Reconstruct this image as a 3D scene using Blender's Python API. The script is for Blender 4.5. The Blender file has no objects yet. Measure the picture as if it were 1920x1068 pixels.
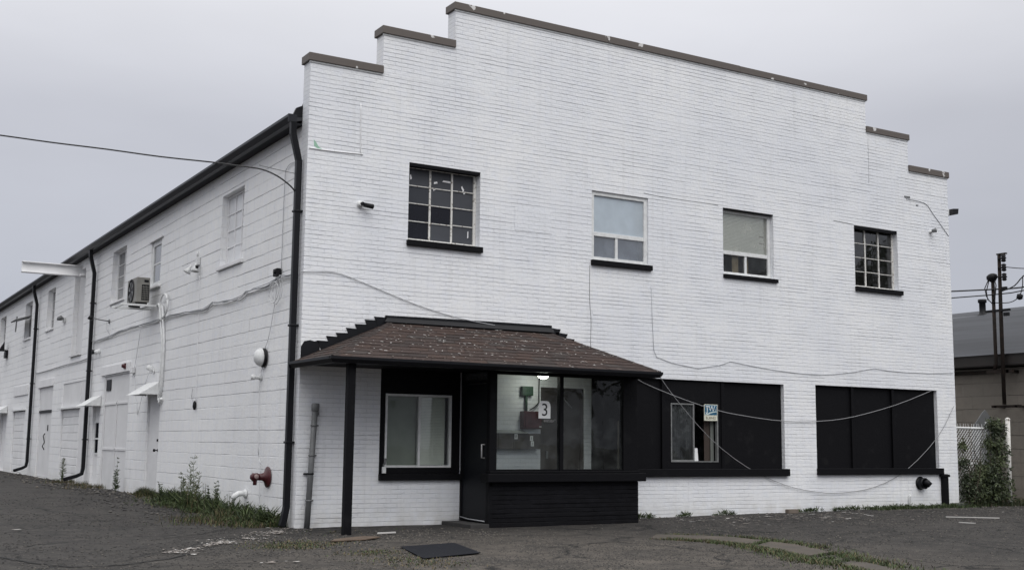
import bpy, math, random
import numpy as np
from mathutils import Vector, Matrix, noise as mnoise

random.seed(7); RNG = np.random.default_rng(7)
S = bpy.context.scene
COL = S.collection

# ------------------------------------------------------------------ camera
cam = bpy.data.cameras.new("camera"); cam.sensor_width = 36.0; cam.lens = 41.44
cam.clip_start = 0.1; cam.clip_end = 2000
co = bpy.data.objects.new("camera", cam); COL.objects.link(co)
R = ((0.8571683, -0.51491746, 0.01106842), (0.07795745, 0.10847064, -0.99103822), (0.50910229, 0.85034941, 0.13311925))
M = Matrix(((R[0][0], -R[1][0], -R[2][0]), (R[0][1], -R[1][1], -R[2][1]), (R[0][2], -R[1][2], -R[2][2]))).to_4x4()
M.translation = (-6.169, -16.269, 1.234)
co.matrix_world = M
S.camera = co

# ------------------------------------------------------------------ sky, sun, exposure
SUN_EL, SUN_AZ = math.radians(50), math.radians(192)     # azimuth from +y (north), clockwise
w = bpy.data.worlds.new("World"); S.world = w; w.use_nodes = True
nt = w.node_tree; nt.nodes.clear()
def N(t, **k):
    n = nt.nodes.new(t)
    for a, b in k.items(): setattr(n, a, b)
    return n
out = N('ShaderNodeOutputWorld'); bg = N('ShaderNodeBackground'); nt.links.new(bg.outputs[0], out.inputs[0])
tc = N('ShaderNodeTexCoord'); sep = N('ShaderNodeSeparateXYZ'); nt.links.new(tc.outputs['Generated'], sep.inputs[0])
ramp = N('ShaderNodeValToRGB'); nt.links.new(sep.outputs[2], ramp.inputs[0])
cr = ramp.color_ramp; cr.elements[0].position = 0.0; cr.elements[0].color = (.36, .385, .455, 1)
cr.elements[1].position = 1.0; cr.elements[1].color = (1.92, 1.92, 1.90, 1)
for p, c in ((.12, (.495, .51, .57)), (.26, (.57, .58, .635)), (.45, (1.02, 1.02, 1.05))):
    e = cr.elements.new(p); e.color = (*c, 1)
mp = N('ShaderNodeMapping'); mp.inputs['Scale'].default_value = (1, 1, 3.2); nt.links.new(tc.outputs['Generated'], mp.inputs[0])
nz = N('ShaderNodeTexNoise'); nz.inputs['Scale'].default_value = 1.7; nz.inputs['Detail'].default_value = 5; nz.inputs['Roughness'].default_value = .5
nt.links.new(mp.outputs[0], nz.inputs[0])
mr = N('ShaderNodeMapRange'); nt.links.new(nz.outputs[0], mr.inputs[0]); mr.inputs[1].default_value = .3; mr.inputs[2].default_value = .7
mr.inputs[3].default_value = .90; mr.inputs[4].default_value = 1.08
mul = N('ShaderNodeVectorMath', operation='SCALE'); nt.links.new(ramp.outputs[0], mul.inputs[0]); nt.links.new(mr.outputs[0], mul.inputs['Scale'])
sky = N('ShaderNodeTexSky'); sky.sky_type = 'NISHITA'; sky.sun_disc = False; sky.sun_elevation = SUN_EL; sky.sun_rotation = SUN_AZ
sks = N('ShaderNodeVectorMath', operation='SCALE'); nt.links.new(sky.outputs[0], sks.inputs[0]); sks.inputs['Scale'].default_value = .006
add = N('ShaderNodeVectorMath', operation='ADD'); nt.links.new(mul.outputs[0], add.inputs[0]); nt.links.new(sks.outputs[0], add.inputs[1])
nt.links.new(add.outputs[0], bg.inputs[0]); bg.inputs[1].default_value = 0.97
sl = bpy.data.lights.new("sun", 'SUN'); sl.energy = 1.25; sl.angle = math.radians(50); sl.color = (1, .985, .96)
so = bpy.data.objects.new("sun", sl); COL.objects.link(so)
d = Vector((math.sin(SUN_AZ) * math.cos(SUN_EL), math.cos(SUN_AZ) * math.cos(SUN_EL), math.sin(SUN_EL)))
so.rotation_euler = d.to_track_quat('Z', 'Y').to_euler(); so.location = (0, -10, 30)
S.view_settings.view_transform = 'Standard'; S.view_settings.look = 'None'; S.view_settings.exposure = 0; S.view_settings.gamma = 1
S.render.engine = 'CYCLES'; S.cycles.max_bounces = 8; S.cycles.transparent_max_bounces = 24

# ------------------------------------------------------------------ helpers
ORG = {}
class MB:
    def __init__(s): s.v = []; s.f = []; s.m = []; s.s = []
    def add(s, vs, fs, m=0, sm=False):
        b = len(s.v); s.v += [tuple(p) for p in vs]
        for f in fs: s.f.append([b + i for i in f]); s.m.append(m); s.s.append(sm)
        return s
    def quad(s, a, b, c, d_, m=0): return s.add([a, b, c, d_], [(0, 1, 2, 3)], m)
    def box(s, x0, x1, y0, y1, z0, z1, m=0):
        x0, x1 = sorted((x0, x1)); y0, y1 = sorted((y0, y1)); z0, z1 = sorted((z0, z1))
        return s.add([(x0, y0, z0), (x1, y0, z0), (x1, y1, z0), (x0, y1, z0), (x0, y0, z1), (x1, y0, z1), (x1, y1, z1), (x0, y1, z1)],
                     [(0, 3, 2, 1), (4, 5, 6, 7), (0, 1, 5, 4), (1, 2, 6, 5), (2, 3, 7, 6), (3, 0, 4, 7)], m)
    def prism(s, pts, off, m=0):          # planar polygon pts extruded by vector off
        n = len(pts); q = [tuple(Vector(p) + Vector(off)) for p in pts]
        return s.add(list(pts) + q, [tuple(range(n))[::-1], tuple(range(n, 2 * n))] + [(i, (i + 1) % n, n + (i + 1) % n, n + i) for i in range(n)], m)
    def tube(s, pts, r, n=6, m=0, sm=True, rot=0.0, ref=None):
        pts = [Vector(p) for p in pts]; rr = r if isinstance(r, (list, tuple)) else [r] * len(pts)
        vs = []; ref = Vector(ref) if ref else None
        for i, p in enumerate(pts):
            t = (pts[min(i + 1, len(pts) - 1)] - pts[max(i - 1, 0)]).normalized()
            up = ref or (Vector((0, 0, 1)) if abs(t.z) < .85 else Vector((0, 1, 0)))
            a = t.cross(up).normalized(); b = a.cross(t).normalized()
            for k in range(n):
                th = rot + 2 * math.pi * k / n
                vs.append(tuple(p + (a * math.cos(th) + b * math.sin(th)) * rr[i]))
        fs = []
        for i in range(len(pts) - 1):
            for k in range(n):
                fs.append((i * n + k, i * n + (k + 1) % n, (i + 1) * n + (k + 1) % n, (i + 1) * n + k))
        fs2 = [tuple(range(n))[::-1], tuple(range((len(pts) - 1) * n, len(pts) * n))]
        b0 = len(s.v); s.v += vs
        for f in fs: s.f.append([b0 + i for i in f]); s.m.append(m); s.s.append(sm and n > 4)
        for f in fs2: s.f.append([b0 + i for i in f]); s.m.append(m); s.s.append(False)
        return s
    def lathe(s, c, axis, prof, n=20, m=0):   # prof: [(dist along axis, radius)]
        c = Vector(c); t = Vector(axis).normalized(); up = Vector((0, 0, 1)) if abs(t.z) < .85 else Vector((0, 1, 0))
        a = t.cross(up).normalized(); b = a.cross(t).normalized(); vs = []; fs = []
        for d_, r in prof:
            r = max(r, 1e-4)
            for k in range(n): th = 2 * math.pi * k / n; vs.append(c + t * d_ + (a * math.cos(th) + b * math.sin(th)) * r)
        for i in range(len(prof) - 1):
            for k in range(n): fs.append((i * n + k, i * n + (k + 1) % n, (i + 1) * n + (k + 1) % n, (i + 1) * n + k))
        s.add(vs, fs, m, True); L = len(prof) - 1
        return s.add([vs[k] for k in range(n)] + [vs[L * n + k] for k in range(n)], [tuple(range(n))[::-1], tuple(range(n, 2 * n))], m)
    def build(s, name, mats, parent=None, org=None, bevel=0):
        if not isinstance(mats, (list, tuple)): mats = [mats]
        if parent is not None:
            root = parent
            while root.parent: root = root.parent
            org = ORG[root.name]
        elif org is None:
            a = np.array(s.v); org = (float(a[:, 0].mean()), float(a[:, 1].mean()), float(a[:, 2].min()))
        a = np.array(s.v, dtype=float) - np.array(org)
        me = bpy.data.meshes.new(name)
        me.from_pydata([tuple(p) for p in a.tolist()], [], s.f)
        for mt in mats: me.materials.append(mt)
        me.polygons.foreach_set('material_index', s.m); me.polygons.foreach_set('use_smooth', s.s)
        me.update()
        o = bpy.data.objects.new(name, me); COL.objects.link(o)
        if parent is not None: o.parent = parent
        else: o.location = org; ORG[o.name] = org
        if bevel:
            b = o.modifiers.new('bevel', 'BEVEL'); b.width = bevel; b.segments = 2; b.limit_method = 'ANGLE'
        return o
def tag(o, label=None, cat=None, group=None, kind=None):
    if label: o['label'] = label
    if cat: o['category'] = cat
    if group: o['group'] = group
    if kind: o['kind'] = kind
    return o
def root(name, loc, label, cat, group=None):
    o = bpy.data.objects.new(name, None); COL.objects.link(o); o.location = loc; o.empty_display_size = .2; ORG[o.name] = loc
    return tag(o, label, cat, group)
def link(nt, a, b): nt.links.new(a, b)
def mat(name, col, rough=.6, var=.0, vscale=3, col2=None, bump=0, bscale=40, bdist=.01, metallic=0, spec=.5, detail=4, thr=None):
    m = bpy.data.materials.new(name); m.use_nodes = True; t = m.node_tree; p = t.nodes['Principled BSDF']
    p.inputs['Roughness'].default_value = rough; p.inputs['Metallic'].default_value = metallic
    p.inputs['Specular IOR Level'].default_value = spec; p.inputs['Base Color'].default_value = (*col, 1)
    g = t.nodes.new('ShaderNodeNewGeometry')
    if var or col2:
        n = t.nodes.new('ShaderNodeTexNoise'); n.inputs['Scale'].default_value = vscale; n.inputs['Detail'].default_value = detail
        link(t, g.outputs['Position'], n.inputs['Vector'])
        r = t.nodes.new('ShaderNodeMapRange'); link(t, n.outputs[0], r.inputs[0])
        a, b = thr or (.3, .7); r.inputs[1].default_value = a; r.inputs[2].default_value = b
        mx = t.nodes.new('ShaderNodeMix'); mx.data_type = 'RGBA'; link(t, r.outputs[0], mx.inputs[0])
        c2 = col2 or tuple(c * (1 - var) for c in col)
        mx.inputs[6].default_value = (*col, 1); mx.inputs[7].default_value = (*c2, 1); link(t, mx.outputs[2], p.inputs['Base Color'])
    if bump:
        n = t.nodes.new('ShaderNodeTexNoise'); n.inputs['Scale'].default_value = bscale; n.inputs['Detail'].default_value = 5
        link(t, g.outputs['Position'], n.inputs['Vector'])
        b = t.nodes.new('ShaderNodeBump'); b.inputs['Strength'].default_value = bump; b.inputs['Distance'].default_value = bdist
        link(t, n.outputs[0], b.inputs['Height']); link(t, b.outputs[0], p.inputs['Normal'])
    return m
def masonry(name, base, dark, bw, rh, joint, vstr, rough=.55, joint_shade=.5, shade_col=(.35, .35, .36), blotch=(.9, .92, .98), off=.5):
    """painted masonry: world-space courses (u = x + y, v = z); horizontal joints carry painted shade, vertical joints are thin in the paint"""
    m = bpy.data.materials.new(name); m.use_nodes = True; t = m.node_tree; p = t.nodes['Principled BSDF']
    p.inputs['Roughness'].default_value = rough; p.inputs['Specular IOR Level'].default_value = .35 if base[0] > .1 else .12
    n_ = lambda k, **kw: [setattr(x := t.nodes.new(k), a, b) for a, b in kw.items()] and x or t.nodes.new(k)
    g = t.nodes.new('ShaderNodeNewGeometry'); sp = t.nodes.new('ShaderNodeSeparateXYZ'); link(t, g.outputs['Position'], sp.inputs[0])
    ad = t.nodes.new('ShaderNodeMath'); ad.operation = 'ADD'; link(t, sp.outputs[0], ad.inputs[0]); link(t, sp.outputs[1], ad.inputs[1])
    cb = t.nodes.new('ShaderNodeCombineXYZ'); link(t, ad.outputs[0], cb.inputs[0]); link(t, sp.outputs[2], cb.inputs[1])
    wn = t.nodes.new('ShaderNodeTexNoise'); wn.inputs['Scale'].default_value = 6; link(t, g.outputs['Position'], wn.inputs['Vector'])
    ws = t.nodes.new('ShaderNodeVectorMath'); ws.operation = 'SCALE'; ws.inputs['Scale'].default_value = .008; link(t, wn.outputs['Color'], ws.inputs[0])
    wa = t.nodes.new('ShaderNodeVectorMath'); wa.operation = 'ADD'; link(t, cb.outputs[0], wa.inputs[0]); link(t, ws.outputs[0], wa.inputs[1])
    br = t.nodes.new('ShaderNodeTexBrick'); br.offset = off; br.inputs['Scale'].default_value = 1
    br.inputs['Brick Width'].default_value = bw; br.inputs['Row Height'].default_value = rh
    br.inputs['Mortar Size'].default_value = joint; br.inputs['Mortar Smooth'].default_value = .4
    br.inputs['Color1'].default_value = (1, 1, 1, 1); br.inputs['Color2'].default_value = (.93, .935, .94, 1); br.inputs['Mortar'].default_value = (.80, .81, .82, 1)
    link(t, wa.outputs[0], br.inputs['Vector'])
    def noise(sc, a, b, lo, hi, det=4, vec=None):
        n = t.nodes.new('ShaderNodeTexNoise'); n.inputs['Scale'].default_value = sc; n.inputs['Detail'].default_value = det
        link(t, vec or g.outputs['Position'], n.inputs['Vector'])
        r = t.nodes.new('ShaderNodeMapRange'); link(t, n.outputs[0], r.inputs[0])
        for i, v in enumerate((a, b, lo, hi)): r.inputs[i + 1].default_value = v
        return r.outputs[0]
    def mix(f, a, b):
        x = t.nodes.new('ShaderNodeMix'); x.data_type = 'RGBA'
        if isinstance(f, float): x.inputs[0].default_value = f
        else: link(t, f, x.inputs[0])
        for i, c in ((6, a), (7, b)):
            if isinstance(c, tuple): x.inputs[i].default_value = (*c, 1)
            else: link(t, c, x.inputs[i])
        return x.outputs[2]
    c = mix(noise(.55, .35, .65, 0, 1), base, dark)
    c = mix(noise(7, .45, .72, 0, .55, 6), c, tuple(b * k for b, k in zip(base, blotch)))
    st = t.nodes.new('ShaderNodeMapping'); st.inputs['Scale'].default_value = (5, 5, .35); link(t, g.outputs['Position'], st.inputs[0])
    c = mix(noise(1.6, .55, .8, 0, .35, 3, st.outputs[0]), c, tuple(x * .72 for x in base))       # old run-down streaks
    mm = t.nodes.new('ShaderNodeMix'); mm.data_type = 'RGBA'; mm.blend_type = 'MULTIPLY'; mm.inputs[0].default_value = .42
    link(t, c, mm.inputs[6]); link(t, br.outputs['Color'], mm.inputs[7]); c = mm.outputs[2]
    # shade of the raked horizontal joints painted into the colour, broken up
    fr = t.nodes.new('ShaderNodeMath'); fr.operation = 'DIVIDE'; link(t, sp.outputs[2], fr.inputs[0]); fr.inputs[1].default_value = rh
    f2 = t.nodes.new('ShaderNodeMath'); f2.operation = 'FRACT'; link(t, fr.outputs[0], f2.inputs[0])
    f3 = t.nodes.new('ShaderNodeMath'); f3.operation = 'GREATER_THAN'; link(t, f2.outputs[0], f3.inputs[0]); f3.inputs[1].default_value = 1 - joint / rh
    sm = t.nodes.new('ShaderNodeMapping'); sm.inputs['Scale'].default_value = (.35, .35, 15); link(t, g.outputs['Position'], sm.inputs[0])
    f4 = t.nodes.new('ShaderNodeMath'); f4.operation = 'MULTIPLY'; link(t, f3.outputs[0], f4.inputs[0]); link(t, noise(1.3, .40, .66, .05, joint_shade, 4, sm.outputs[0]), f4.inputs[1])
    c = mix(f4.outputs[0], c, shade_col)
    # dots of wear
    c = mix(noise(38, .70, .76, 0, .6, 2), c, tuple(x * .5 for x in base))
    # splash of soil at the foot
    z0 = t.nodes.new('ShaderNodeMapRange'); link(t, sp.outputs[2], z0.inputs[0]); z0.inputs[1].default_value = .42; z0.inputs[2].default_value = .0
    z0.inputs[3].default_value = 0; z0.inputs[4].default_value = 1
    z1 = t.nodes.new('ShaderNodeMath'); z1.operation = 'MULTIPLY'; link(t, z0.outputs[0], z1.inputs[0]); link(t, noise(5, .3, .7, 0, .7), z1.inputs[1])
    c = mix(z1.outputs[0], c, (base[0] * .62, base[1] * .6, base[2] * .55))
    link(t, c, p.inputs['Base Color'])
    inv = t.nodes.new('ShaderNodeMath'); inv.operation = 'MULTIPLY'; link(t, br.outputs['Fac'], inv.inputs[0]); link(t, noise(2.2, .4, .62, .1, -1.0 * 1, 3), inv.inputs[1])
    b1 = t.nodes.new('ShaderNodeBump'); b1.inputs['Strength'].default_value = vstr; b1.inputs['Distance'].default_value = .006; link(t, inv.outputs[0], b1.inputs['Height'])
    fn = t.nodes.new('ShaderNodeTexNoise'); fn.inputs['Scale'].default_value = 22; fn.inputs['Detail'].default_value = 6; link(t, g.outputs['Position'], fn.inputs['Vector'])
    b2 = t.nodes.new('ShaderNodeBump'); b2.inputs['Strength'].default_value = .55; b2.inputs['Distance'].default_value = .012; link(t, fn.outputs[0], b2.inputs['Height']); link(t, b1.outputs[0], b2.inputs['Normal'])
    link(t, b2.outputs[0], p.inputs['Normal'])
    return m
def glass(name, tint=(.9, .95, .93), rough=.02, refl=1.0, op=0.0, opcol=(.02, .02, .02), dust=0.0):
    m = bpy.data.materials.new(name); m.use_nodes = True; t = m.node_tree; t.nodes.clear()
    o = t.nodes.new('ShaderNodeOutputMaterial'); tr = t.nodes.new('ShaderNodeBsdfTransparent'); tr.inputs[0].default_value = (*tint, 1)
    gl = t.nodes.new('ShaderNodeBsdfGlossy'); gl.inputs['Roughness'].default_value = rough
    fr = t.nodes.new('ShaderNodeFresnel'); fr.inputs[0].default_value = 1.45
    # the pane is not dead flat
    g = t.nodes.new('ShaderNodeNewGeometry'); n = t.nodes.new('ShaderNodeTexNoise'); n.inputs['Scale'].default_value = 1.6; link(t, g.outputs['Position'], n.inputs['Vector'])
    b = t.nodes.new('ShaderNodeBump'); b.inputs['Strength'].default_value = .25; b.inputs['Distance'].default_value = .02; link(t, n.outputs[0], b.inputs['Height']); link(t, b.outputs[0], gl.inputs['Normal'])
    base = tr.outputs[0]
    df = t.nodes.new('ShaderNodeBsdfDiffuse'); df.inputs[0].default_value = (*opcol, 1)
    m0 = t.nodes.new('ShaderNodeMixShader'); link(t, base, m0.inputs[1]); link(t, df.outputs[0], m0.inputs[2])
    if dust:
        n2 = t.nodes.new('ShaderNodeTexNoise'); n2.inputs['Scale'].default_value = 5; n2.inputs['Detail'].default_value = 6; link(t, g.outputs['Position'], n2.inputs['Vector'])
        r = t.nodes.new('ShaderNodeMapRange'); link(t, n2.outputs[0], r.inputs[0]); r.inputs[1].default_value = .4; r.inputs[2].default_value = .75
        r.inputs[3].default_value = op; r.inputs[4].default_value = min(1, op + dust); link(t, r.outputs[0], m0.inputs[0])
    else: m0.inputs[0].default_value = op
    mu = t.nodes.new('ShaderNodeMath'); mu.operation = 'MULTIPLY'; link(t, fr.outputs[0], mu.inputs[0]); mu.inputs[1].default_value = refl; mu.use_clamp = True
    m1 = t.nodes.new('ShaderNodeMixShader'); link(t, mu.outputs[0], m1.inputs[0]); link(t, m0.outputs[0], m1.inputs[1]); link(t, gl.outputs[0], m1.inputs[2])
    link(t, m1.outputs[0], o.inputs[0])
    return m
def emit(name, col, k):
    m = bpy.data.materials.new(name); m.use_nodes = True; p = m.node_tree.nodes['Principled BSDF']
    p.inputs['Base Color'].default_value = (*col, 1); p.inputs['Emission Color'].default_value = (*col, 1); p.inputs['Emission Strength'].default_value = k
    return m

WB = (.855, .86, .87)
M_brick = masonry('painted_white_brick', WB, (.77, .785, .82), .215, .0667, .0075, .75, joint_shade=.30, shade_col=(.42, .42, .43))
M_block = masonry('painted_white_block', (.86, .86, .86), (.80, .80, .805), .40, .20, .010, .8, joint_shade=.22, shade_col=(.45, .45, .46))
M_bbrick = masonry('painted_black_brick', (.0075, .0075, .0095), (.005, .005, .0065), .215, .0667, .010, 1.0, rough=.6, joint_shade=.2, shade_col=(.004, .004, .005), blotch=(1.6, 1.6, 1.6))
M_nblock = masonry('grey_concrete_block', (.24, .215, .185), (.18, .165, .145), .62, .31, .016, .8, rough=.9, joint_shade=.7, shade_col=(.08, .072, .065), blotch=(.75, .75, .75))
M_white = mat('white_paint', (.80, .80, .81), .5, .12, 2.5, bump=.3, bscale=25)
M_whitep = mat('white_plaster_infill', (.73, .73, .74), .6, .14, 1.3, bump=.5, bscale=9, bdist=.012)
M_trim = mat('white_trim', (.76, .77, .77), .45, .18, 14, bump=.2, bscale=60)
M_old = mat('peeling_white_trim', (.66, .65, .62), .6, vscale=26, col2=(.22, .19, .16), thr=(.56, .66), bump=.5, bscale=60)
M_black = mat('black_paint', (.0042, .0042, .0056), .6, vscale=4, col2=(.012, .012, .013), thr=(.60, .80), detail=8, bump=.35, bscale=30, spec=.14)
M_blackm = mat('black_metal', (.0055, .006, .0085), .42, .3, 5, bump=.15, bscale=14, spec=.28)
M_gut = mat('dark_gutter_metal', (.015, .0165, .022), .4, .25, 4, bump=.12, bscale=9, spec=.3)
M_soff = mat('dark_soffit', (.018, .019, .023), .7, .3, 4, spec=.2)
M_cop = mat('brown_coping_metal', (.105, .088, .078), .55, vscale=5, col2=(.62, .61, .60), thr=(.655, .675), bump=.2, bscale=10, detail=6)
M_grey = mat('grey_metal', (.16, .165, .17), .5, .3, 9, bump=.3, bscale=40)
M_cable_w = mat('white_cable', (.62, .63, .64), .5)
M_cable_g = mat('grey_painted_cable', (.42, .43, .45), .55)
M_cable_b = mat('black_cable', (.012, .012, .014), .5)
M_dark = mat('dark_plastic', (.009, .009, .011), .5, spec=.2)
M_red = mat('dark_red_paint', (.075, .012, .016), .45, .4, 12, bump=.3)
M_green = mat('green_metal', (.018, .060, .032), .5, .3, 8)
M_brownd = mat('brown_door', (.062, .052, .047), .5, .3, 3)
M_conc = mat('old_concrete', (.085, .070, .056), .9, vscale=2.5, col2=(.052, .045, .038), bump=.8, bscale=30, bdist=.01)
M_step = mat('dark_concrete', (.055, .053, .052), .85, .4, 3, bump=.8, bscale=40)
M_mat = mat('rubber_mat', (.011, .012, .016), .85, vscale=9, col2=(.10, .105, .11), spec=.15, thr=(.68, .74), bump=.8, bscale=120, bdist=.004)
M_roof = mat('dark_roofing', (.05, .052, .058), .9, .3, 1.2, bump=.6, bscale=50)
M_sh = [mat('shingle_%s' % n, c, .9, vscale=30, col2=tuple(x * .55 for x in c), bump=1, bscale=150, bdist=.004) for n, c in
        (('umber', (.050, .031, .026)), ('rust', (.060, .035, .027)), ('dark', (.037, .025, .022)), ('grey', (.052, .040, .036)))]
M_fleck = mat('paint_fleck_white', (.50, .485, .47), .7)
M_fleck2 = mat('paint_fleck_dusty', (.24, .21, .19), .8)
M_clear = glass('clear_glass', (.93, .97, .95), .015, 1.0, 0.02, (.35, .38, .38), .08)
M_dark_pane = [glass('dirty_pane_%s' % n, (.3, .3, .3), r, k, o, c, dd) for n, r, k, o, c, dd in
               (('smoked', .06, .6, .9, (.034, .036, .044), .1), ('dusty', .25, .55, .9, (.072, .076, .086), .1), ('streaked', .12, .6, .9, (.050, .054, .063), .1), ('inky', .04, .6, .9, (.014, .015, .021), .05))]
M_refl_pane = glass('reflecting_pane', (.6, .6, .6), .015, 2.6, .1, (.04, .04, .04), .1)
M_refl2 = glass('reflecting_pane_pale', (.8, .82, .85), .02, 4.5, .25, (.38, .43, .5), .15)
M_refl3 = glass('sky_lit_pane', (.93, .96, .97), .03, 3.2, .06, (.5, .54, .56), .08)
M_film = glass('filmed_pane', (.93, .96, .97), .03, 3.0, .55, (.66, .75, .83), .1)
M_film2 = glass('hazy_pane', (.93, .96, .97), .03, 2.6, .28, (.66, .68, .60), .12)
M_whitepane = mat('painted_over_pane', (.74, .75, .77), .35, .08, 5)
M_blue = mat('pale_blue_blind', (.80, .87, .93), .6, .08, 2)
M_blind = mat('slatted_blind', (.78, .79, .74), .6, .1, 3)
M_blindg = mat('screened_pane_behind', (.10, .105, .10), .7, .2, 4)
M_tan = mat('tan_curtain', (.36, .27, .17), .8, .3, 9)
M_paper = mat('white_paper', (.80, .81, .81), .7)
M_ink = mat('black_ink', (.008, .008, .010), .6)
M_int = mat('dark_interior', (.02, .02, .022), .9)

# ------------------------------------------------------------------ ground
def sst(a, b, t): t = min(1, max(0, (t - a) / (b - a))); return t * t * (3 - 2 * t)
def gh(x, y):
    far = 1 - sst(25, 45, max(abs(x), abs(y)))
    h = .09 * sst(1, 7, y) + .055 * sst(4, 13, x) * (1 - sst(1, 7, y))
    h += .016 * far * mnoise.noise(Vector((x * .45, y * .45, 3.1))) + .006 * far * mnoise.noise(Vector((x * 2.1, y * 2.1, 9.1)))
    return h
xs = np.unique(np.concatenate([np.linspace(-400, -60, 8), np.linspace(-60, -12, 17), np.arange(-12, 20, .2), np.linspace(20, 60, 21), np.linspace(60, 400, 8)]))
ys = np.unique(np.concatenate([np.linspace(-400, -60, 8), np.linspace(-60, -12, 17), np.arange(-12, 34, .22), np.linspace(34, 80, 12), np.linspace(80, 600, 8)]))
g = MB(); nx, ny = len(xs), len(ys)
g.v = [(float(x), float(y), gh(x, y)) for y in ys for x in xs]
g.f = [[j * nx + i, j * nx + i + 1, (j + 1) * nx + i + 1, (j + 1) * nx + i] for j in range(ny - 1) for i in range(nx - 1)]
g.m = [0] * len(g.f); g.s = [True] * len(g.f)
def ground_mat():
    m = bpy.data.materials.new('worn_asphalt'); m.use_nodes = True; t = m.node_tree; p = t.nodes['Principled BSDF']
    p.inputs['Roughness'].default_value = .88; p.inputs['Specular IOR Level'].default_value = .3
    g_ = t.nodes.new('ShaderNodeNewGeometry'); pos = g_.outputs['Position']
    def noise(sc, a, b, lo, hi, det=5, dist=0, ro=.55):
        n = t.nodes.new('ShaderNodeTexNoise'); n.inputs['Scale'].default_value = sc; n.inputs['Detail'].default_value = det; n.inputs['Distortion'].default_value = dist; n.inputs['Roughness'].default_value = ro
        link(t, pos, n.inputs['Vector']); r = t.nodes.new('ShaderNodeMapRange'); link(t, n.outputs[0], r.inputs[0])
        for i, v in enumerate((a, b, lo, hi)): r.inputs[i + 1].default_value = v
        return r.outputs[0]
    def mix(f, a, b, bt='MIX'):
        x = t.nodes.new('ShaderNodeMix'); x.data_type = 'RGBA'; x.blend_type = bt
        if isinstance(f, float): x.inputs[0].default_value = f
        else: link(t, f, x.inputs[0])
        for i, c in ((6, a), (7, b)):
            if isinstance(c, tuple): x.inputs[i].default_value = (*c, 1)
            else: link(t, c, x.inputs[i])
        return x.outputs[2]
    def math_(op, a, b):
        x = t.nodes.new('ShaderNodeMath'); x.operation = op; x.use_clamp = True
        for i, c in enumerate((a, b)):
            if isinstance(c, (int, float)): x.inputs[i].default_value = c
            else: link(t, c, x.inputs[i])
        return x.outputs[0]
    c = mix(noise(.35, .38, .62, 0, 1), (.041, .0375, .036), (.023, .0215, .021))
    c = mix(noise(1.7, .45, .7, 0, .8, 6), c, (.062, .058, .053))
    # gravelly strip that crosses in front of the porch
    sp = t.nodes.new('ShaderNodeSeparateXYZ'); link(t, pos, sp.inputs[0])
    ds = t.nodes.new('ShaderNodeVectorMath'); ds.operation = 'DISTANCE'; link(t, pos, ds.inputs[0]); ds.inputs[1].default_value = (1.2, -6.0, 0)
    rr = t.nodes.new('ShaderNodeMapRange'); link(t, ds.outputs['Value'], rr.inputs[0])
    for i, v in enumerate((5.2, 2.2, 0, 1)): rr.inputs[i + 1].default_value = v
    grav = math_('MULTIPLY', rr.outputs[0], noise(.9, .3, .55, .35, 1))
    gm_ = math_('MULTIPLY', grav, .82); c = mix(gm_, c, (.135, .116, .098))
    c = mix(noise(2.6, .42, .62, 0, .75, 8, .6, .8), c, (.016, .0150, .0145))
    c = mix(noise(3.7, .50, .66, 0, .7, 8, .4, .85), c, (.085, .076, .068))
    c = mix(noise(11, .50, .68, 0, .62, 8, 0, .85), c, (.125, .112, .10))
    c = mix(noise(23, .52, .70, 0, .7, 6, 0, .85), c, (.018, .017, .017))
    c = mix(noise(19, .58, .70, 0, .6, 6, 0, .85), c, (.16, .15, .138))
    # stones in the binder
    for sc, lo, hi, k, colr in ((42, .0, .22, .85, (.17, .16, .15)), (95, .0, .20, .7, (.16, .155, .15)), (17, 0, .14, .9, (.30, .29, .27))):
        v = t.nodes.new('ShaderNodeTexVoronoi'); v.inputs['Scale'].default_value = sc; link(t, pos, v.inputs['Vector'])
        r = t.nodes.new('ShaderNodeMapRange'); link(t, v.outputs['Distance'], r.inputs[0]); 
        for i, q in enumerate((hi, lo, 0, 1)): r.inputs[i + 1].default_value = q
        s3 = t.nodes.new('ShaderNodeSeparateColor'); link(t, v.outputs['Color'], s3.inputs[0])
        gt = math_('GREATER_THAN', s3.outputs[0], .45 if sc > 20 else .78)
        f = math_('MULTIPLY', math_('MULTIPLY', r.outputs[0], gt), math_('ADD', math_('MULTIPLY', grav, .5), k * .45))
        c = mix(f, c, colr)
    c = mix(noise(60, .55, .68, 0, .75, 3), c, (.018, .018, .019))
    # cracks
    wn = t.nodes.new('ShaderNodeTexNoise'); wn.inputs['Scale'].default_value = 1.4; wn.inputs['Detail'].default_value = 6; link(t, pos, wn.inputs['Vector'])
    wv = t.nodes.new('ShaderNodeVectorMath'); wv.operation = 'SCALE'; wv.inputs['Scale'].default_value = .9; link(t, wn.outputs['Color'], wv.inputs[0])
    wa = t.nodes.new('ShaderNodeVectorMath'); wa.operation = 'ADD'; link(t, pos, wa.inputs[0]); link(t, wv.outputs[0], wa.inputs[1])
    v = t.nodes.new('ShaderNodeTexVoronoi'); v.feature = 'DISTANCE_TO_EDGE'; v.inputs['Scale'].default_value = .42; link(t, wa.outputs[0], v.inputs['Vector'])
    r = t.nodes.new('ShaderNodeMapRange'); link(t, v.outputs['Distance'], r.inputs[0])
    for i, q in enumerate((.014, .005, 0, 1)): r.inputs[i + 1].default_value = q
    ck = math_('MULTIPLY', r.outputs[0], noise(.5, .38, .52, 0, .95))
    c = mix(ck, c, (.010, .010, .010))
    link(t, c, p.inputs['Base Color'])
    n = t.nodes.new('ShaderNodeTexNoise'); n.inputs['Scale'].default_value = 16; n.inputs['Detail'].default_value = 10; n.inputs['Roughness'].default_value = .7; link(t, pos, n.inputs['Vector'])
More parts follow.
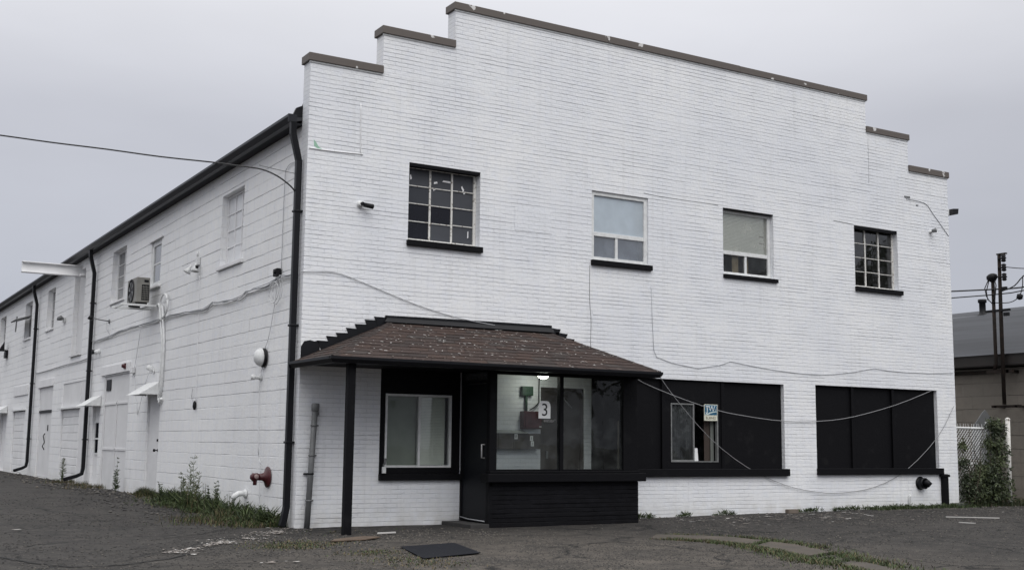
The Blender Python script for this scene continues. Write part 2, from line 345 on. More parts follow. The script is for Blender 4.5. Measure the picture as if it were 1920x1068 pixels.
    b = t.nodes.new('ShaderNodeBump'); b.inputs['Strength'].default_value = .9; b.inputs['Distance'].default_value = .035; link(t, n.outputs[0], b.inputs['Height'])
    b2 = t.nodes.new('ShaderNodeBump'); b2.inputs['Strength'].default_value = .6; b2.inputs['Distance'].default_value = .03; b2.invert = True; link(t, ck, b2.inputs['Height']); link(t, b.outputs[0], b2.inputs['Normal'])
    link(t, b2.outputs[0], p.inputs['Normal'])
    return m
M_ground = ground_mat()
tag(g.build('ground', M_ground, org=(0, 0, 0)), kind='structure')

# ------------------------------------------------------------------ the white building
B = root('white_brick_building', (7.15, 0, 0), 'long white painted two storey brick building with stepped parapet and black trim', 'building')
def cutrows(z0, z1, course, extra):
    zs = {round(z0, 4), round(z1, 4)}
    k = math.ceil(z0 / course - 1e-6)
    while k * course < z1: zs.add(round(k * course, 4)); k += 1
    for e in extra:
        if z0 < e < z1: zs.add(round(e, 4))
    zs = sorted(zs); o = [zs[0]]
    for z in zs[1:]:
        if z - o[-1] > 1e-4: o.append(z)
    return o
def minus(ivs, a, b):
    o = []
    for p, q in ivs:
        if b <= p or a >= q: o.append((p, q)); continue
        if p < a: o.append((p, a))
        if b < q: o.append((b, q))
    return o
def coursed(mb, PT, z0, z1, span, holes, course, seg, gd, gh_, extra):
    """front skin of a masonry wall: one strip per course with a raked joint at its top; PT(u, depth, z)"""
    rows = cutrows(z0, z1, course, [h[2] for h in holes] + [h[3] for h in holes] + extra)
    for a, b in zip(rows[:-1], rows[1:]):
        mid = (a + b) / 2; ivs = [span(mid)]
        for u0, u1, h0, h1 in holes:
            if h0 < mid < h1: ivs = minus(ivs, u0, u1)
        joint = abs((b / course) - round(b / course)) < 1e-3 and (b - a) > gh_ * 1.5
        for p, q in ivs:
            u = p
            while u < q - 1e-6:
                v = min(q, u + random.uniform(*seg))
                if q - v < .1: v = q
                if joint:
                    dpt = gd * (.12 + 1.25 * random.random() ** 1.7); hh = gh_ * random.uniform(.55, 1.15); bow = random.uniform(-.0012, .0012)
                    zb = b - hh
                    mb.add([PT(u, bow, a), PT(v, bow, a), PT(v, bow, zb), PT(u, bow, zb), PT(u, dpt, zb + hh * .35), PT(v, dpt, zb + hh * .35), PT(v, dpt, b), PT(u, dpt, b), PT(u, 0, b), PT(v, 0, b)],
                           [(0, 1, 2, 3), (3, 2, 5, 4), (4, 5, 6, 7), (7, 6, 9, 8)])
                else:
                    mb.add([PT(u, 0, a), PT(v, 0, a), PT(v, 0, b), PT(u, 0, b)], [(0, 1, 2, 3)])
                u = v
def shell(mb, PT, th, us, zs, solid):
    """back skin, reveals and outer edges of the same wall"""
    def sol(i, j): return 0 <= i < len(us) - 1 and 0 <= j < len(zs) - 1 and solid((us[i] + us[i + 1]) / 2, (zs[j] + zs[j + 1]) / 2)
    for i in range(len(us) - 1):
        for j in range(len(zs) - 1):
            if not sol(i, j): continue
            a, b, c, d_ = us[i], us[i + 1], zs[j], zs[j + 1]
            mb.quad(PT(a, th, c), PT(a, th, d_), PT(b, th, d_), PT(b, th, c))
            if not sol(i - 1, j): mb.quad(PT(a, 0, c), PT(a, 0, d_), PT(a, th, d_), PT(a, th, c))
            if not sol(i + 1, j): mb.quad(PT(b, 0, c), PT(b, th, c), PT(b, th, d_), PT(b, 0, d_))
            if not sol(i, j - 1): mb.quad(PT(a, 0, c), PT(a, th, c), PT(b, th, c), PT(b, 0, c))
            if not sol(i, j + 1): mb.quad(PT(a, 0, d_), PT(b, 0, d_), PT(b, th, d_), PT(a, th, d_))
FX = lambda u, dd, z: (u, dd, z)            # facade: depth runs towards +y
SX = lambda u, dd, z: (dd + .01, u, z)      # long side wall: depth runs towards +x

W1 = (1.68, 2.955, 4.34, 5.565); W2 = (5.14, 6.35, 4.34, 5.54); W3 = (8.065, 9.305, 4.34, 5.57); W4 = (11.46, 12.70, 4.375, 5.60)
P1 = (1.29, 2.675, .67, 2.36); DR = (4.14, 5.0, .04, 2.15); B1 = (5.15, 9.495, .70, 2.38); B2 = (10.305, 13.725, .71, 2.40)
fh = [W1, W2, W3, W4, P1, DR, B1, B2]
def fspan(z): return (0, 14.29) if z < 6.9 else ((1.19, 13.10) if z < 7.55 else (2.45, 11.88))
fw = MB(); coursed(fw, FX, -.15, 8.2, fspan, fh, .0667, (.2, 1.7), .0066, .0078, [6.9, 7.55])
def fsolid(u, z):
    a, b = fspan(z)
    return a < u < b and not any(h[0] < u < h[1] and h[2] < z < h[3] for h in fh)
us = sorted({0, 14.29, 1.19, 13.10, 2.45, 11.88, *[h[0] for h in fh], *[h[1] for h in fh]})
zs = sorted({-.15, 6.9, 7.55, 8.2, *[h[2] for h in fh], *[h[3] for h in fh]})
shell(fw, FX, .26, us, zs, fsolid)
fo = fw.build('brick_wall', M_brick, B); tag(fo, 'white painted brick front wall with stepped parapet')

# side wall
SW = [(2.93, 4.15, 4.27, 5.54), (8.27, 9.10, 4.42, 5.40), (11.42, 12.78, 4.45, 5.69), (20.23, 21.46, 4.45, 5.66), (24.25, 25.60, 4.46, 5.65), (29.9, 31.3, 4.5, 5.65), (34.2, 35.5, 4.5, 5.65)]
REC = (15.95, 17.35, 3.45, 5.72)
D1 = (7.75, 8.74, .15, 2.12); BD = (10.44, 12.95, .08, 2.70); D2 = (13.30, 14.05, .12, 2.02); GP = (14.93, 15.74, .08, 2.72); G1 = (15.76, 18.15, .10, 2.72)
DD = (19.68, 21.85, .10, 2.73); G2 = (24.4, 26.75, .12, 2.17); D3 = (28.3, 29.8, .12, 2.05)
sh_ = SW + [REC, D1, BD, D2, GP, G1, DD, G2, D3]
sw = MB(); coursed(sw, SX, -.15, 6.1, lambda z: (.26, 42), sh_, .20, (.8, 3.5), .009, .012, [])
us = sorted({.26, 42, *[h[0] for h in sh_], *[h[1] for h in sh_]}); zs = sorted({-.15, 6.1, *[h[2] for h in sh_], *[h[3] for h in sh_]})
shell(sw, SX, .20, us, zs, lambda u, z: .26 < u < 42 and not any(h[0] < u < h[1] and h[2] < z < h[3] for h in sh_))
tag(sw.build('block_wall', M_block, B), 'white painted concrete block side wall')
rw = MB().box(14.09, 14.28, .26, 42, -.15, 6.1); rw.box(0.22, 14.08, 41.8, 42, -.15, 6.0); rw.build('rear_wall', M_block, B)
# main roof with its edge
rf = MB()
rf.prism([(-.17, .27, 5.99), (7.15, .27, 7.86), (14.47, .27, 5.99), (14.47, .27, 6.05), (7.15, .27, 7.94), (-.17, .27, 6.07)], (0, 41.8, 0))
u = .3
while u < 42:                                # ragged shingle ends over the gutter
    v = u + random.uniform(.25, .9); z = 6.075 + random.uniform(0, .022)
    rf.prism([(-.225, u, z - .012), (-.225, u, z), (.6, u, z + .215), (.6, u, z + .2)], (0, v - u - .01, 0)); u = v
rf.build('roof', M_roof, B)
gt = MB()
prof = [(-.155, 5.945), (-.235, 5.945), (-.255, 5.975), (-.285, 6.02), (-.285, 6.06), (-.270, 6.06), (-.265, 6.03), (-.165, 5.96), (-.155, 6.06)]
gt.prism([(x, .10, z) for x, z in prof], (0, 42, 0)); gt.box(-.287, -.153, .085, .10, 5.94, 6.062)
go = gt.build('gutter', M_gut, B)
MB().box(-.153, .012, .262, 42, 5.955, 5.985).build('soffit', M_soff, B)
fl_ = MB(); fl_.prism([(-.16, .262, 6.08), (-.10, .262, 6.22), (.0, .262, 6.27), (.03, .262, 6.36), (.06, .262, 6.36), (.06, .262, 6.10)], (0, .05, 0)); fl_.build('roof_flashing', M_blackm, B)
def downspout(y, zb, kick, jog=True):
    m = MB(); r = .062
    p = [(-.20, y - .05, 5.96), (-.19, y - .03, 5.78), (-.075, y, 5.38), (-.075, y, zb + .30), (-.10, y, zb + .16), (-.10 - kick * .3, y, zb + .10), (-.10 - kick, y, zb + .02)]
    m.tube(p, r, 4, 0, False, math.pi / 4, ref=(0, 1, 0))
    for z in (4.6, 2.9, 1.2): m.box(-.135, .0, y - .055, y + .055, z, z + .03)
    return m.build('downspout', M_blackm, B, bevel=.006)
tag(downspout(.16, .0, .04), 'downspout at the front corner')
downspout(14.45, .22, .42); downspout(22.85, .22, .35)
# copings
for x0, x1, z in ((-.035, 1.19, 6.9), (1.155, 2.45, 7.55), (2.415, 11.915, 8.2), (11.88, 13.135, 7.55), (13.10, 14.325, 6.9)):
    c = MB(); ends0 = x0; xx = x0
    while xx < x1 - 1e-3:
        x2 = min(x1, xx + 3.05)
        if x1 - x2 < .4: x2 = x1
        o1 = random.uniform(0, .004)
        c.box(xx, x2 - (.004 if x2 < x1 else 0), -.035 - o1, .295, z + .004, z + .125 + o1); xx = x2
    c.build('coping', M_cop, B, bevel=.006)
    MB().box(x0 + .015, x1 - .015, -.014, .0, z - .02, z + .004).build('coping_caulk', M_trim, B)

# ---- windows
def frame_box(mb, PT, u0, u1, z0, z1, d0, d1, m=0):
    a = PT(u0, d0, z0); b = PT(u1, d1, z1); mb.box(a[0], b[0], a[1], b[1], a[2], b[2], m)
def window(PT, rect, depth, cols, rows, fmat, panes, fw=.045, bar=.022, label=None, sill=None, name='window', panemats=None, wob=0):
    u0, u1, z0, z1 = rect; m = MB(); e = .002
    frame_box(m, PT, u0 + e, u0 + fw, z0 + e, z1 - e, depth, depth + .06); frame_box(m, PT, u1 - fw, u1 - e, z0 + e, z1 - e, depth, depth + .06)
    frame_box(m, PT, u0 + fw, u1 - fw, z0 + e, z0 + fw, depth, depth + .06); frame_box(m, PT, u0 + fw, u1 - fw, z1 - fw, z1 - e, depth, depth + .06)
    o = m.build(name, fmat, B, bevel=.003)
    if label: o['label'] = label
    cs = [u0 + fw + (u1 - u0 - 2 * fw) * i / cols for i in range(cols + 1)]; rs = [z0 + fw + (z1 - z0 - 2 * fw) * j / rows for j in range(rows + 1)]
    if cols * rows > 1:
        b = MB()
        for c in cs[1:-1]: frame_box(b, PT, c - bar / 2, c + bar / 2, z0 + fw, z1 - fw, depth + .008, depth + .045)
        for i in range(cols):
            for r in rs[1:-1]:
                j = random.uniform(-wob, wob); frame_box(b, PT, cs[i] + (bar / 2 if i else 0), cs[i + 1] - (bar / 2 if i < cols - 1 else 0), r - bar * .22 + j, r + bar * .22 + j, depth + .011, depth + .042)
        b.build('muntin', fmat, o)
    gm = MB()
    for i in range(cols):
        for j in range(rows):
            k = panes(i, j) if callable(panes) else 0
            dd = depth + .026 + random.uniform(-.002, .002); t_ = random.uniform(-.004, .004); t2 = random.uniform(-.003, .003)
            gm.quad(PT(cs[i], dd, rs[j]), PT(cs[i + 1], dd + t_, rs[j]), PT(cs[i + 1], dd + t_ + t2, rs[j + 1]), PT(cs[i], dd + t2, rs[j + 1]), k)
    gm.build('glass_pane', panemats, o)
    return o
def sill(parent, PT, u0, u1, z0, z1, mt, out=.06, inn=.12):
    m = MB(); a = PT(u0, -out, z0); b = PT(u1, inn, z1)
    m.box(a[0], b[0], a[1], b[1], a[2], b[2]); return m.build('sill', mt, parent, bevel=.008)

tone = {(0, 3): 1, (1, 3): 1, (2, 3): 1, (0, 2): 2, (1, 2): 1, (2, 2): 1, (0, 1): 3, (1, 1): 3, (2, 1): 2, (0, 0): 3, (1, 0): 1, (2, 0): 1}
w1 = window(FX, W1, .13, 3, 4, M_old, lambda i, j: tone[(i, j)], .05, .03, 'leftmost upper front window, twelve dark dirty panes in peeling white bars', panemats=M_dark_pane, wob=.008)
sill(w1, FX, 1.66, 2.995, 4.245, 4.338, M_black); MB().box(1.685, 2.95, .004, .12, 5.515, 5.563).build('lintel', M_black, w1)
random.seed(5)
for (x, z, a, b, r) in ((2.22, 5.33, .07, .035, .2), (2.42, 5.37, .16, .03, -.05), (2.20, 5.22, .05, .03, .4), (2.71, 5.29, .035, .09, .5), (2.74, 5.22, .03, .03, 0), (2.82, 4.55, .02, .12, 0), (1.78, 5.37, .03, .08, .2)):
    c, s_ = math.cos(r), math.sin(r); pts = [(x + px * c - pz * s_, .148, z + px * s_ + pz * c) for px, pz in ((-a / 2, -b / 2), (a / 2, -b / 2.6), (a / 2.4, b / 2), (-a / 2.7, b / 2.5))]
    MB().prism(pts, (0, .002, 0)).build('peeled_paint', M_white, w1)
w4 = window(FX, W4, .11, 3, 4, M_old, lambda i, j: 0, .045, .03, 'rightmost upper front window, twelve clear dark panes in white bars', panemats=[M_refl_pane], wob=.004)
sill(w4, FX, 11.45, 12.775, 4.285, 4.373, M_black); MB().box(11.465, 12.69, .004, .10, 5.54, 5.598).build('lintel', M_black, w4)
ib = MB(); ib.box(11.5, 12.6, .5, .52, 5.15, 5.22); ib.box(11.5, 12.3, .6, .62, 5.30, 5.33); ib.box(12.45, 12.62, .45, .5, 4.3, 5.6); ib.build('curtain', M_blindg, w4)
def hung(rect, depth, zsplit, umid, fmat, label):
    u0, u1, z0, z1 = rect; m = MB(); e = .002; d0, d1 = depth, depth + .07
    f = .07
    m.box(u0 + e, u0 + f, d0, d1, z0 + e, z1 - e); m.box(u1 - f, u1 - e, d0, d1, z0 + e, z1 - e); m.box(u0 + f, u1 - f, d0, d1, z0 + e, z0 + f * .9); m.box(u0 + f, u1 - f, d0, d1, z1 - f, z1 - e)
    m.box(u0 + f, u1 - f, d0 + .012, d1, zsplit - .035, zsplit + .035); m.box(umid - .025, umid + .025, d0 + .02, d1, z0 + f * .9, zsplit - .035)
    o = m.build('window', fmat, B, bevel=.004); o['label'] = label
    return o, (u0 + f, u1 - f, z0 + f * .9, z1 - f, d0 + .035)
w2, (a, b, c, d2, dd) = hung(W2, .03, 4.80, 5.70, M_trim, 'upper front window second from left, pale blue blind behind its large upper pane')
g2 = MB(); g2.quad((a, dd, 4.83), (b, dd, 4.83), (b, dd, d2), (a, dd, d2)); g2.quad((a, dd + .01, c), (5.68, dd + .01, c), (5.68, dd + .01, 4.77), (a, dd + .01, 4.77), 1); g2.quad((5.72, dd, c), (b, dd, c), (b, dd, 4.77), (5.72, dd, 4.77), 1)
g2.build('glass_pane', [M_film, M_refl2], w2)
bl = MB(); bl.box(a + .01, 6.13, .085, .095, 4.78, d2 - .01); bl.build('blind', M_blue, w2)
bx = MB(); bx.box(6.15, 6.24, .11, .15, 4.78, d2 - .02); bx.build('curtain', M_old, w2)
bl = MB(); bl.box(a, b, .2, .21, 4.3, 4.8); bl.build('blind', mat('grey_blue_blind', (.25, .29, .34), .7, .3, 4), w2)
sill(w2, FX, 5.125, 6.405, 4.245, 4.338, M_black)
w3, (a, b, c, d2, dd) = hung(W3, .085, 4.765, 8.70, M_trim, 'upper front window third from left, slatted blind above two dark lower panes')
g3 = MB(); g3.quad((a, dd, 4.80), (b, dd, 4.80), (b, dd, d2), (a, dd, d2)); g3.quad((a, dd + .01, c), (8.675, dd + .01, c), (8.675, dd + .01, 4.73), (a, dd + .01, 4.73), 1); g3.quad((8.725, dd, c), (b, dd, c), (b, dd, 4.73), (8.725, dd, 4.73), 1)
g3.build('glass_pane', [M_film2, M_clear], w3)
bl = MB(); z = 4.74; k = 0
while z < d2:
    x1 = 9.18 if (k % 5 or z < 4.9 or z > 5.25) else 9.06
    bl.prism([(a, .130, z), (a, .132, z), (a, .141, z + .0235), (a, .139, z + .0235)], (x1 - a, 0, 0)); z += .026; k += 1
bl.build('blind', M_blind, w3)
bl = MB(); bl.box(8.45, 8.60, .2, .22, 4.3, 4.76); bl.box(8.76, 8.84, .2, .22, 4.3, 4.76); bl.build('curtain', M_tan, w3)
sill(w3, FX, 8.055, 9.375, 4.268, 4.338, M_black, .05, .08); MB().box(8.07, 9.30, .004, .08, 5.545, 5.568).build('lintel', M_black, w3)
# porch window in its black panel
pp = MB(); pp.box(1.292, 1.39, .035, .09, .765, 2.358); pp.box(2.52, 2.673, .035, .09, .765, 2.358); pp.box(1.39, 2.52, .035, .09, .765, .855); pp.box(1.39, 2.52, .035, .09, 1.965, 2.358)
pp.build('black_panel', M_black, B, bevel=.003)
pw = MB(); u0, u1, z0, z1 = 1.39, 2.52, .856, 1.964
for q in ((u0, u0 + .035, z0, z1), (u1 - .035, u1, z0, z1), (u0 + .035, u1 - .035, z0, z0 + .035), (u0 + .035, u1 - .035, z1 - .035, z1), (1.945, 1.985, z0 + .035, z1 - .035)):
    pw.box(q[0] + .001, q[1] - .001, .02, .09, q[2] + .001, q[3] - .001)
pwo = pw.build('window', M_trim, B, bevel=.003); pwo['label'] = 'white sliding window under the porch roof, in a black panel'
MB().quad((1.42, .05, .89), (1.95, .05, .89), (1.95, .05, 1.93), (1.42, .05, 1.93), 1).quad((1.98, .06, .89), (2.49, .06, .89), (2.49, .06, 1.93), (1.98, .06, 1.93)).build('glass_pane', [M_refl3, M_clear], pwo)
MB().box(1.42, 1.95, .12, .125, .87, 1.94).build('insect_screen', mat('insect_screen_grey', (.26, .28, .25), .8, .2, 3), pwo)
bl = MB(); z = .90
while z < 1.93: bl.prism([(1.98, .10, z), (1.98, .102, z), (1.98, .109, z + .021), (1.98, .107, z + .021)], (.46, 0, 0)); z += .0235
bl.build('blind', mat('greenish_blind', (.84, .87, .76), .6, .1, 3), pwo)
sill(pwo, FX, 1.285, 2.665, .668, .763, M_black, .07, .1)

# black boarded shopfront openings
def boards(rect, seams, centre=None, label=None):
    u0, u1, z0, z1 = rect; m = MB(); e = .002; ed = [u0 + e] + seams + [u1 - e]
    for i, (a, b) in enumerate(zip(ed[:-1], ed[1:])):
        dpt = .075 + .008 * (i % 2)
        if centre and i == centre[0]:
            c0, c1, d0, d1 = centre[1]; dpt = .05
            m.box(a, c0, dpt, .2, z0 + e, z1 - e); m.box(c1, b, dpt, .2, z0 + e, z1 - e); m.box(c0, c1, dpt, .2, z0 + e, d0); m.box(c0, c1, dpt, .2, d1, z1 - e)
        else: m.box(a + .003, b - .003, dpt, .2, z0 + e, z1 - e)
    for s_ in seams: m.box(s_ - .035, s_ + .035, .03, .0499, z0 + .12, z1 - e)
    m.box(u0 + e, u1 - e, .02, .0495, z0 + .075, z0 + .118)
    o = m.build('black_boarding', M_black, B, bevel=.004); o['label'] = label
    return o
b1o = boards(B1, [6.69, 8.035], (1, (6.86, 7.935, .945, 1.97)), 'wide black boarded opening with a small sliding window in its middle')
b2o = boards(B2, [11.325, 12.46], None, 'black boarded opening at the right end of the front')
sill(b1o, FX, 5.44, 9.553, .695, .828, M_black, .07, .05); sill(b2o, FX, 10.295, 13.785, .715, .835, M_black, .07, .05)
sl_ = MB()
for q in ((6.862, 6.885, .947, 1.968), (7.36, 7.385, .947, 1.968), (6.885, 7.36, .947, .985), (6.885, 7.36, 1.945, 1.968), (7.905, 7.933, .947, 1.968), (7.385, 7.905, .947, .962)):
    sl_.box(q[0], q[1], .045, .10, q[2], q[3])
slo = sl_.build('window', mat('dull_aluminium', (.22, .225, .225), .5, .4, 8), B); slo['label'] = 'small sliding window in the black boarding'
MB().quad((6.885, .07, .985), (7.36, .07, .985), (7.36, .07, 1.945), (6.885, .07, 1.945)).build('glass_pane', M_clear, slo)
cu = MB()
for k in range(12): cu.tube([(6.9 + k * .042, .14 + .01 * (k % 2), .96), (6.9 + k * .042, .14 + .01 * (k % 2), 1.95)], .026, 8)
cu.build('curtain', mat('patterned_curtain', (.02, .02, .022), .8, vscale=9, col2=(.10, .10, .105), thr=(.52, .66), detail=1), slo)
cu = MB(); cu.box(7.70, 7.83, .16, .17, .96, 1.95); cu.build('inner_jamb', mat('brown_jamb', (.045, .032, .026), .7), slo)
cu = MB(); cu.box(7.83, 7.905, .14, .15, .96, 1.95); cu.build('inner_casing', mat('grey_green_casing', (.14, .15, .14), .7), slo)
pc = MB(); pc.prism([(7.43, .12, .965), (7.53, .12, .965), (7.515, .125, 1.19), (7.42, .125, 1.19)], (0, .004, 0))
tag(pc.build('paper_note', M_paper), 'small white card standing inside the small sliding window of the black boarding', 'note')

# ---- side wall openings
sw1 = window(SX, SW[0], .10, 3, 4, M_white, lambda i, j: 0, .04, .028, 'nearest upper side window, panes painted over white', panemats=[M_whitepane])
sill(sw1, SX, 2.86, 4.22, 4.20, 4.268, M_white, .05, .1)
sw2 = window(SX, SW[1], .03, 1, 2, M_trim, lambda i, j: 2 - j, .10, .07, 'narrow white sash window above the cooling unit', panemats=M_dark_pane); sill(sw2, SX, 8.2, 9.15, 4.37, 4.418, M_white, .05, .03)
MB().box(-.03, .0, 8.15, 9.2, 5.40, 5.44).build('lintel', M_white, sw2)
for i, lb in ((2, 'upper side window just beyond the cooling unit'), (3, 'upper side window between the hoist beam and the far downspout'), (5, 'upper side window farthest along the side'), (6, None)):
    o = window(SX, SW[i], .12, 2, 4, M_white, lambda i_, j: (3 if (i_ + j) % 3 else 0), .055, .03, lb, panemats=M_dark_pane); sill(o, SX, SW[i][0] - .03, SW[i][1] + .03, SW[i][2] - .05, SW[i][2] - .002, M_white, .04, .1)
o = window(SX, SW[4], .12, 2, 2, M_white, lambda i_, j: 3, .055, .03, 'upper side window with its middle sash swung out', panemats=M_dark_pane); sill(o, SX, 24.2, 25.63, 4.40, 4.458, M_white, .05, .1)
hs = MB(); hs.tube([(.12, 24.35, 5.20), (-.42, 24.35, 5.02)], .02, 4); hs.tube([(.12, 25.5, 5.20), (-.42, 25.5, 5.02)], .02, 4); hs.tube([(-.42, 24.35, 5.02), (-.42, 25.5, 5.02)], .03, 4); hs.tube([(-.40, 24.5, 5.12), (-.42, 24.5, 4.62)], .02, 4)
hs.quad((.12, 24.35, 5.2), (.12, 25.5, 5.2), (-.42, 25.5, 5.02), (-.42, 24.35, 5.02)); hs.build('open_sash', M_grey, o)
# blind recess under the hoist beam
MB().box(.13, .19, REC[0] + .002, REC[1] - .002, REC[2] + .002, REC[3] - .002).box(-.05, .12, REC[0] + .01, REC[1] - .01, REC[2] - .04, REC[2] + .0).build('blind_recess', M_whitep, B)
def flat(PT, r, dpt, name, mt, extra=None, bevel=.003):
    m = MB(); e = .002; a = PT(r[0] + e, dpt, r[2] + e); b = PT(r[1] - e, .19, r[3] - e); m.box(a[0], b[0], a[1], b[1], a[2], b[2])
    if extra: extra(m)
    return m.build(name, mt, B, bevel=bevel)
def awning(y0, y1, zt, out, drop, label=None):
    m = MB(); a = [(0, y0, zt), (0, y1, zt)]; t_ = .012
    m.prism([(-.0, y0, zt), (-out, y0, zt - drop), (-out, y0, zt - drop - t_), (.0, y0, zt - t_)], (0, y1 - y0, 0))
    m.prism([(-.001, y0 - .004, zt), (-out, y0 - .004, zt - drop), (-.001, y0 - .004, zt - drop)], (0, .004, 0)); m.prism([(-.001, y1, zt), (-out, y1, zt - drop), (-.001, y1, zt - drop)], (0, .004, 0))
    return m.build('awning', M_trim, B)
d1 = flat(SX, D1, .05, 'door', M_whitep); d1['label'] = 'flush white side door under a small awning, nearest the front corner'
m = MB(); m.lathe((.055, 7.93, 1.02), (-1, 0, 0), [(0, .03), (.01, .03), (.012, .012), (.05, .012), (.055, .03), (.09, .028), (.1, 0)], 14); m.build('handle', M_dark, d1); m = MB(); m.lathe((.055, 7.93, 1.22), (-1, 0, 0), [(0, .028), (.03, .024), (.031, 0)], 12); m.build('lock', M_dark, d1)
MB().box(-.02, .19, 7.752, 8.738, .06, .147).build('doorstep', M_step, d1)
awning(7.72, 8.82, 2.40, .42, .27)
bd = flat(SX, BD, .03, 'closed_doorway', M_whitep, lambda m: (m.box(.02, .038, 11.6, 11.66, .1, 2.1), m.box(.02, .038, 10.5, 12.9, .98, 1.03), m.box(.02, .038, 10.5, 12.9, 2.02, 2.07), m.box(.015, .038, 10.46, 10.53, .1, 2.68), m.box(.015, .038, 12.86, 12.93, .1, 2.68)))
bd['label'] = 'wide closed up doorway plastered flat and painted white'
MB().box(-.035, .008, 10.40, 13.28, 2.73, 2.93).build('lintel', M_white, B, bevel=.004)
MB().box(.020, .028, 12.32, 12.78, 2.36, 2.62).build('dark_vent', M_dark, bd)
d2o = flat(SX, D2, .06, 'door', M_white); d2o['label'] = 'narrow white side door with a small dark window, beside the second downspout'
m = MB()
for q in ((13.42, 13.46, .86, 1.66), (13.86, 13.9, .86, 1.66), (13.46, 13.86, .86, .90), (13.46, 13.86, 1.62, 1.66), (13.46, 13.86, 1.22, 1.26)): m.box(.04, .0665, q[0], q[1], q[2], q[3])
wo = m.build('window', M_trim, d2o); MB().box(.055, .0655, 13.46, 13.86, .9, 1.62).build('glass_pane_dark', M_dark_pane[3], d2o)
awning(13.2, 14.15, 2.27, .38, .25)
flat(SX, GP, .012, 'plaster_panel', M_whitep)
def slats(m, u0, u1, z0, z1, n, d0):
    for k in range(n):
        a = z0 + (z1 - z0) * k / n; b = z0 + (z1 - z0) * (k + 1) / n - .018
        m.prism([(d0 + .012, u0, a), (d0, u0, a + .012), (d0, u0, b - .006), (d0 + .012, u0, b)], (0, u1 - u0, 0)); m.box(d0 + .014, .19, u0, u1, a, z0 + (z1 - z0) * (k + 1) / n)
m = MB(); slats(m, 15.775, 18.135, .12, 2.02, 9, .05); gd = m.build('garage_door', M_white, B); gd['label'] = 'nearer slatted white garage door'
MB().box(.03, .19, 15.762, 18.148, 2.03, 2.718).build('plaster_panel', M_whitep, B)
MB().box(-.09, .02, 15.70, 18.3, 2.02, 2.06).build('drip_cap', M_trim, gd)
m = MB(); m.box(.06, .19, 19.7, 20.755, .12, 1.98); m.box(.06, .19, 20.775, 21.83, .12, 1.98); ddo = m.build('double_door', M_whitep, B); ddo['label'] = 'white double door with a dark strip over it'
m = MB(); m.tube([(.055, 20.79, .9), (.0, 20.8, 1.0), (.05, 20.79, 1.12), (.01, 20.8, 1.3), (.05, 20.8, 1.38)], .014); m.build('chain', M_dark, ddo); MB().box(.045, .058, 20.35, 20.45, 1.45, 1.62).build('hasp', M_dark, ddo)
MB().box(.02, .19, 19.7, 21.83, 1.985, 2.05).build('dark_transom', M_dark, ddo)
MB().box(.04, .19, 19.69, 21.84, 2.06, 2.728).build('plaster_panel', M_whitep, B)
MB().box(-.035, .008, 19.60, 22.10, 2.74, 2.95).build('lintel', M_white, B)
m = MB(); slats(m, 24.415, 26.735, .14, 2.10, 9, .05); gd = m.build('garage_door', M_white, B); gd['label'] = 'farther slatted white garage door'
MB().box(-.07, .02, 24.3, 26.9, 2.12, 2.16).build('drip_cap', M_trim, gd)
MB().box(-.03, .008, 24.0, 26.8, 2.62, 2.92).build('lintel', M_white, B)
flat(SX, D3, .10, 'door', M_white)['label'] = 'white side door at the far left end of the side'
awning(28.1, 29.9, 2.34, .4, .25)

# ------------------------------------------------------------------ porch
EX0, EX1, EY, EZ = -.14, 5.41, -1.54, 2.36
AX0, AX1, AZ = 1.40, 4.30, 3.03
rise = AZ - EZ; run = -EY; SL = math.hypot(rise, run)
random.seed(11)
ro = MB(); NC = 12
ro.add([(EX0, EY, EZ), (EX1, EY, EZ), (AX1, -.001, AZ), (AX0, -.001, AZ), (EX0, -.001, EZ), (EX1, -.001, EZ)], [(0, 1, 2, 3), (4, 0, 3), (1, 5, 2), (0, 4, 5, 1)], 2)
nf = Vector((0, -rise, run)).normalized()
def plane_courses(P0, P1, Q0, Q1, nrm):
    """P0-P1 lower edge, Q0-Q1 upper edge of a roof plane"""
    P0, P1, Q0, Q1, nrm = map(Vector, (P0, P1, Q0, Q1, nrm)); nrm = nrm.normalized()
    for k in range(NC):
        f0, f1 = k / NC, (k + 1) / NC
        a, b = P0.lerp(Q0, f0), P1.lerp(Q1, f0); c, d_ = P1.lerp(Q1, f1), P0.lerp(Q0, f1)
        L = (b - a).length; n = max(1, round(L / .31)); off = random.random() * .5 / n
        cuts = sorted({0, 1, *[min(1, max(0, (i + .0) / n + off * ((k % 2) * 2 - 1) * .8)) for i in range(1, n)]})
        for s0, s1 in zip(cuts[:-1], cuts[1:]):
            lift = nrm * (.011 + random.uniform(-.003, .003)); l2 = nrm * .004
            A, Bq = a.lerp(b, s0) + lift, a.lerp(b, s1) + lift; Cq, D = d_.lerp(c, s1) + l2, d_.lerp(c, s0) + l2
            eps = (Bq - A) * .012 if (Bq - A).length > .05 else Vector()
            mi = random.choice([0, 0, 1, 2, 0, 3, 1])
            ro.add([A + eps, Bq - eps, Cq - eps, D + eps, A + eps - nrm * .02, Bq - eps - nrm * .02], [(0, 1, 2, 3), (4, 5, 1, 0)], mi)
plane_courses((EX0, EY, EZ), (EX1, EY, EZ), (AX0, 0, AZ), (AX1, 0, AZ), nf)
nl = Vector((-rise, 0, AX0 - EX0)).normalized(); nr = Vector((rise, 0, EX1 - AX1)).normalized()
plane_courses((EX0, -.002, EZ), (EX0, EY, EZ), (AX0, -.002, AZ), (AX0, -.003, AZ), nl)
plane_courses((EX1, EY, EZ), (EX1, -.002, EZ), (AX1, -.003, AZ), (AX1, -.002, AZ), nr)
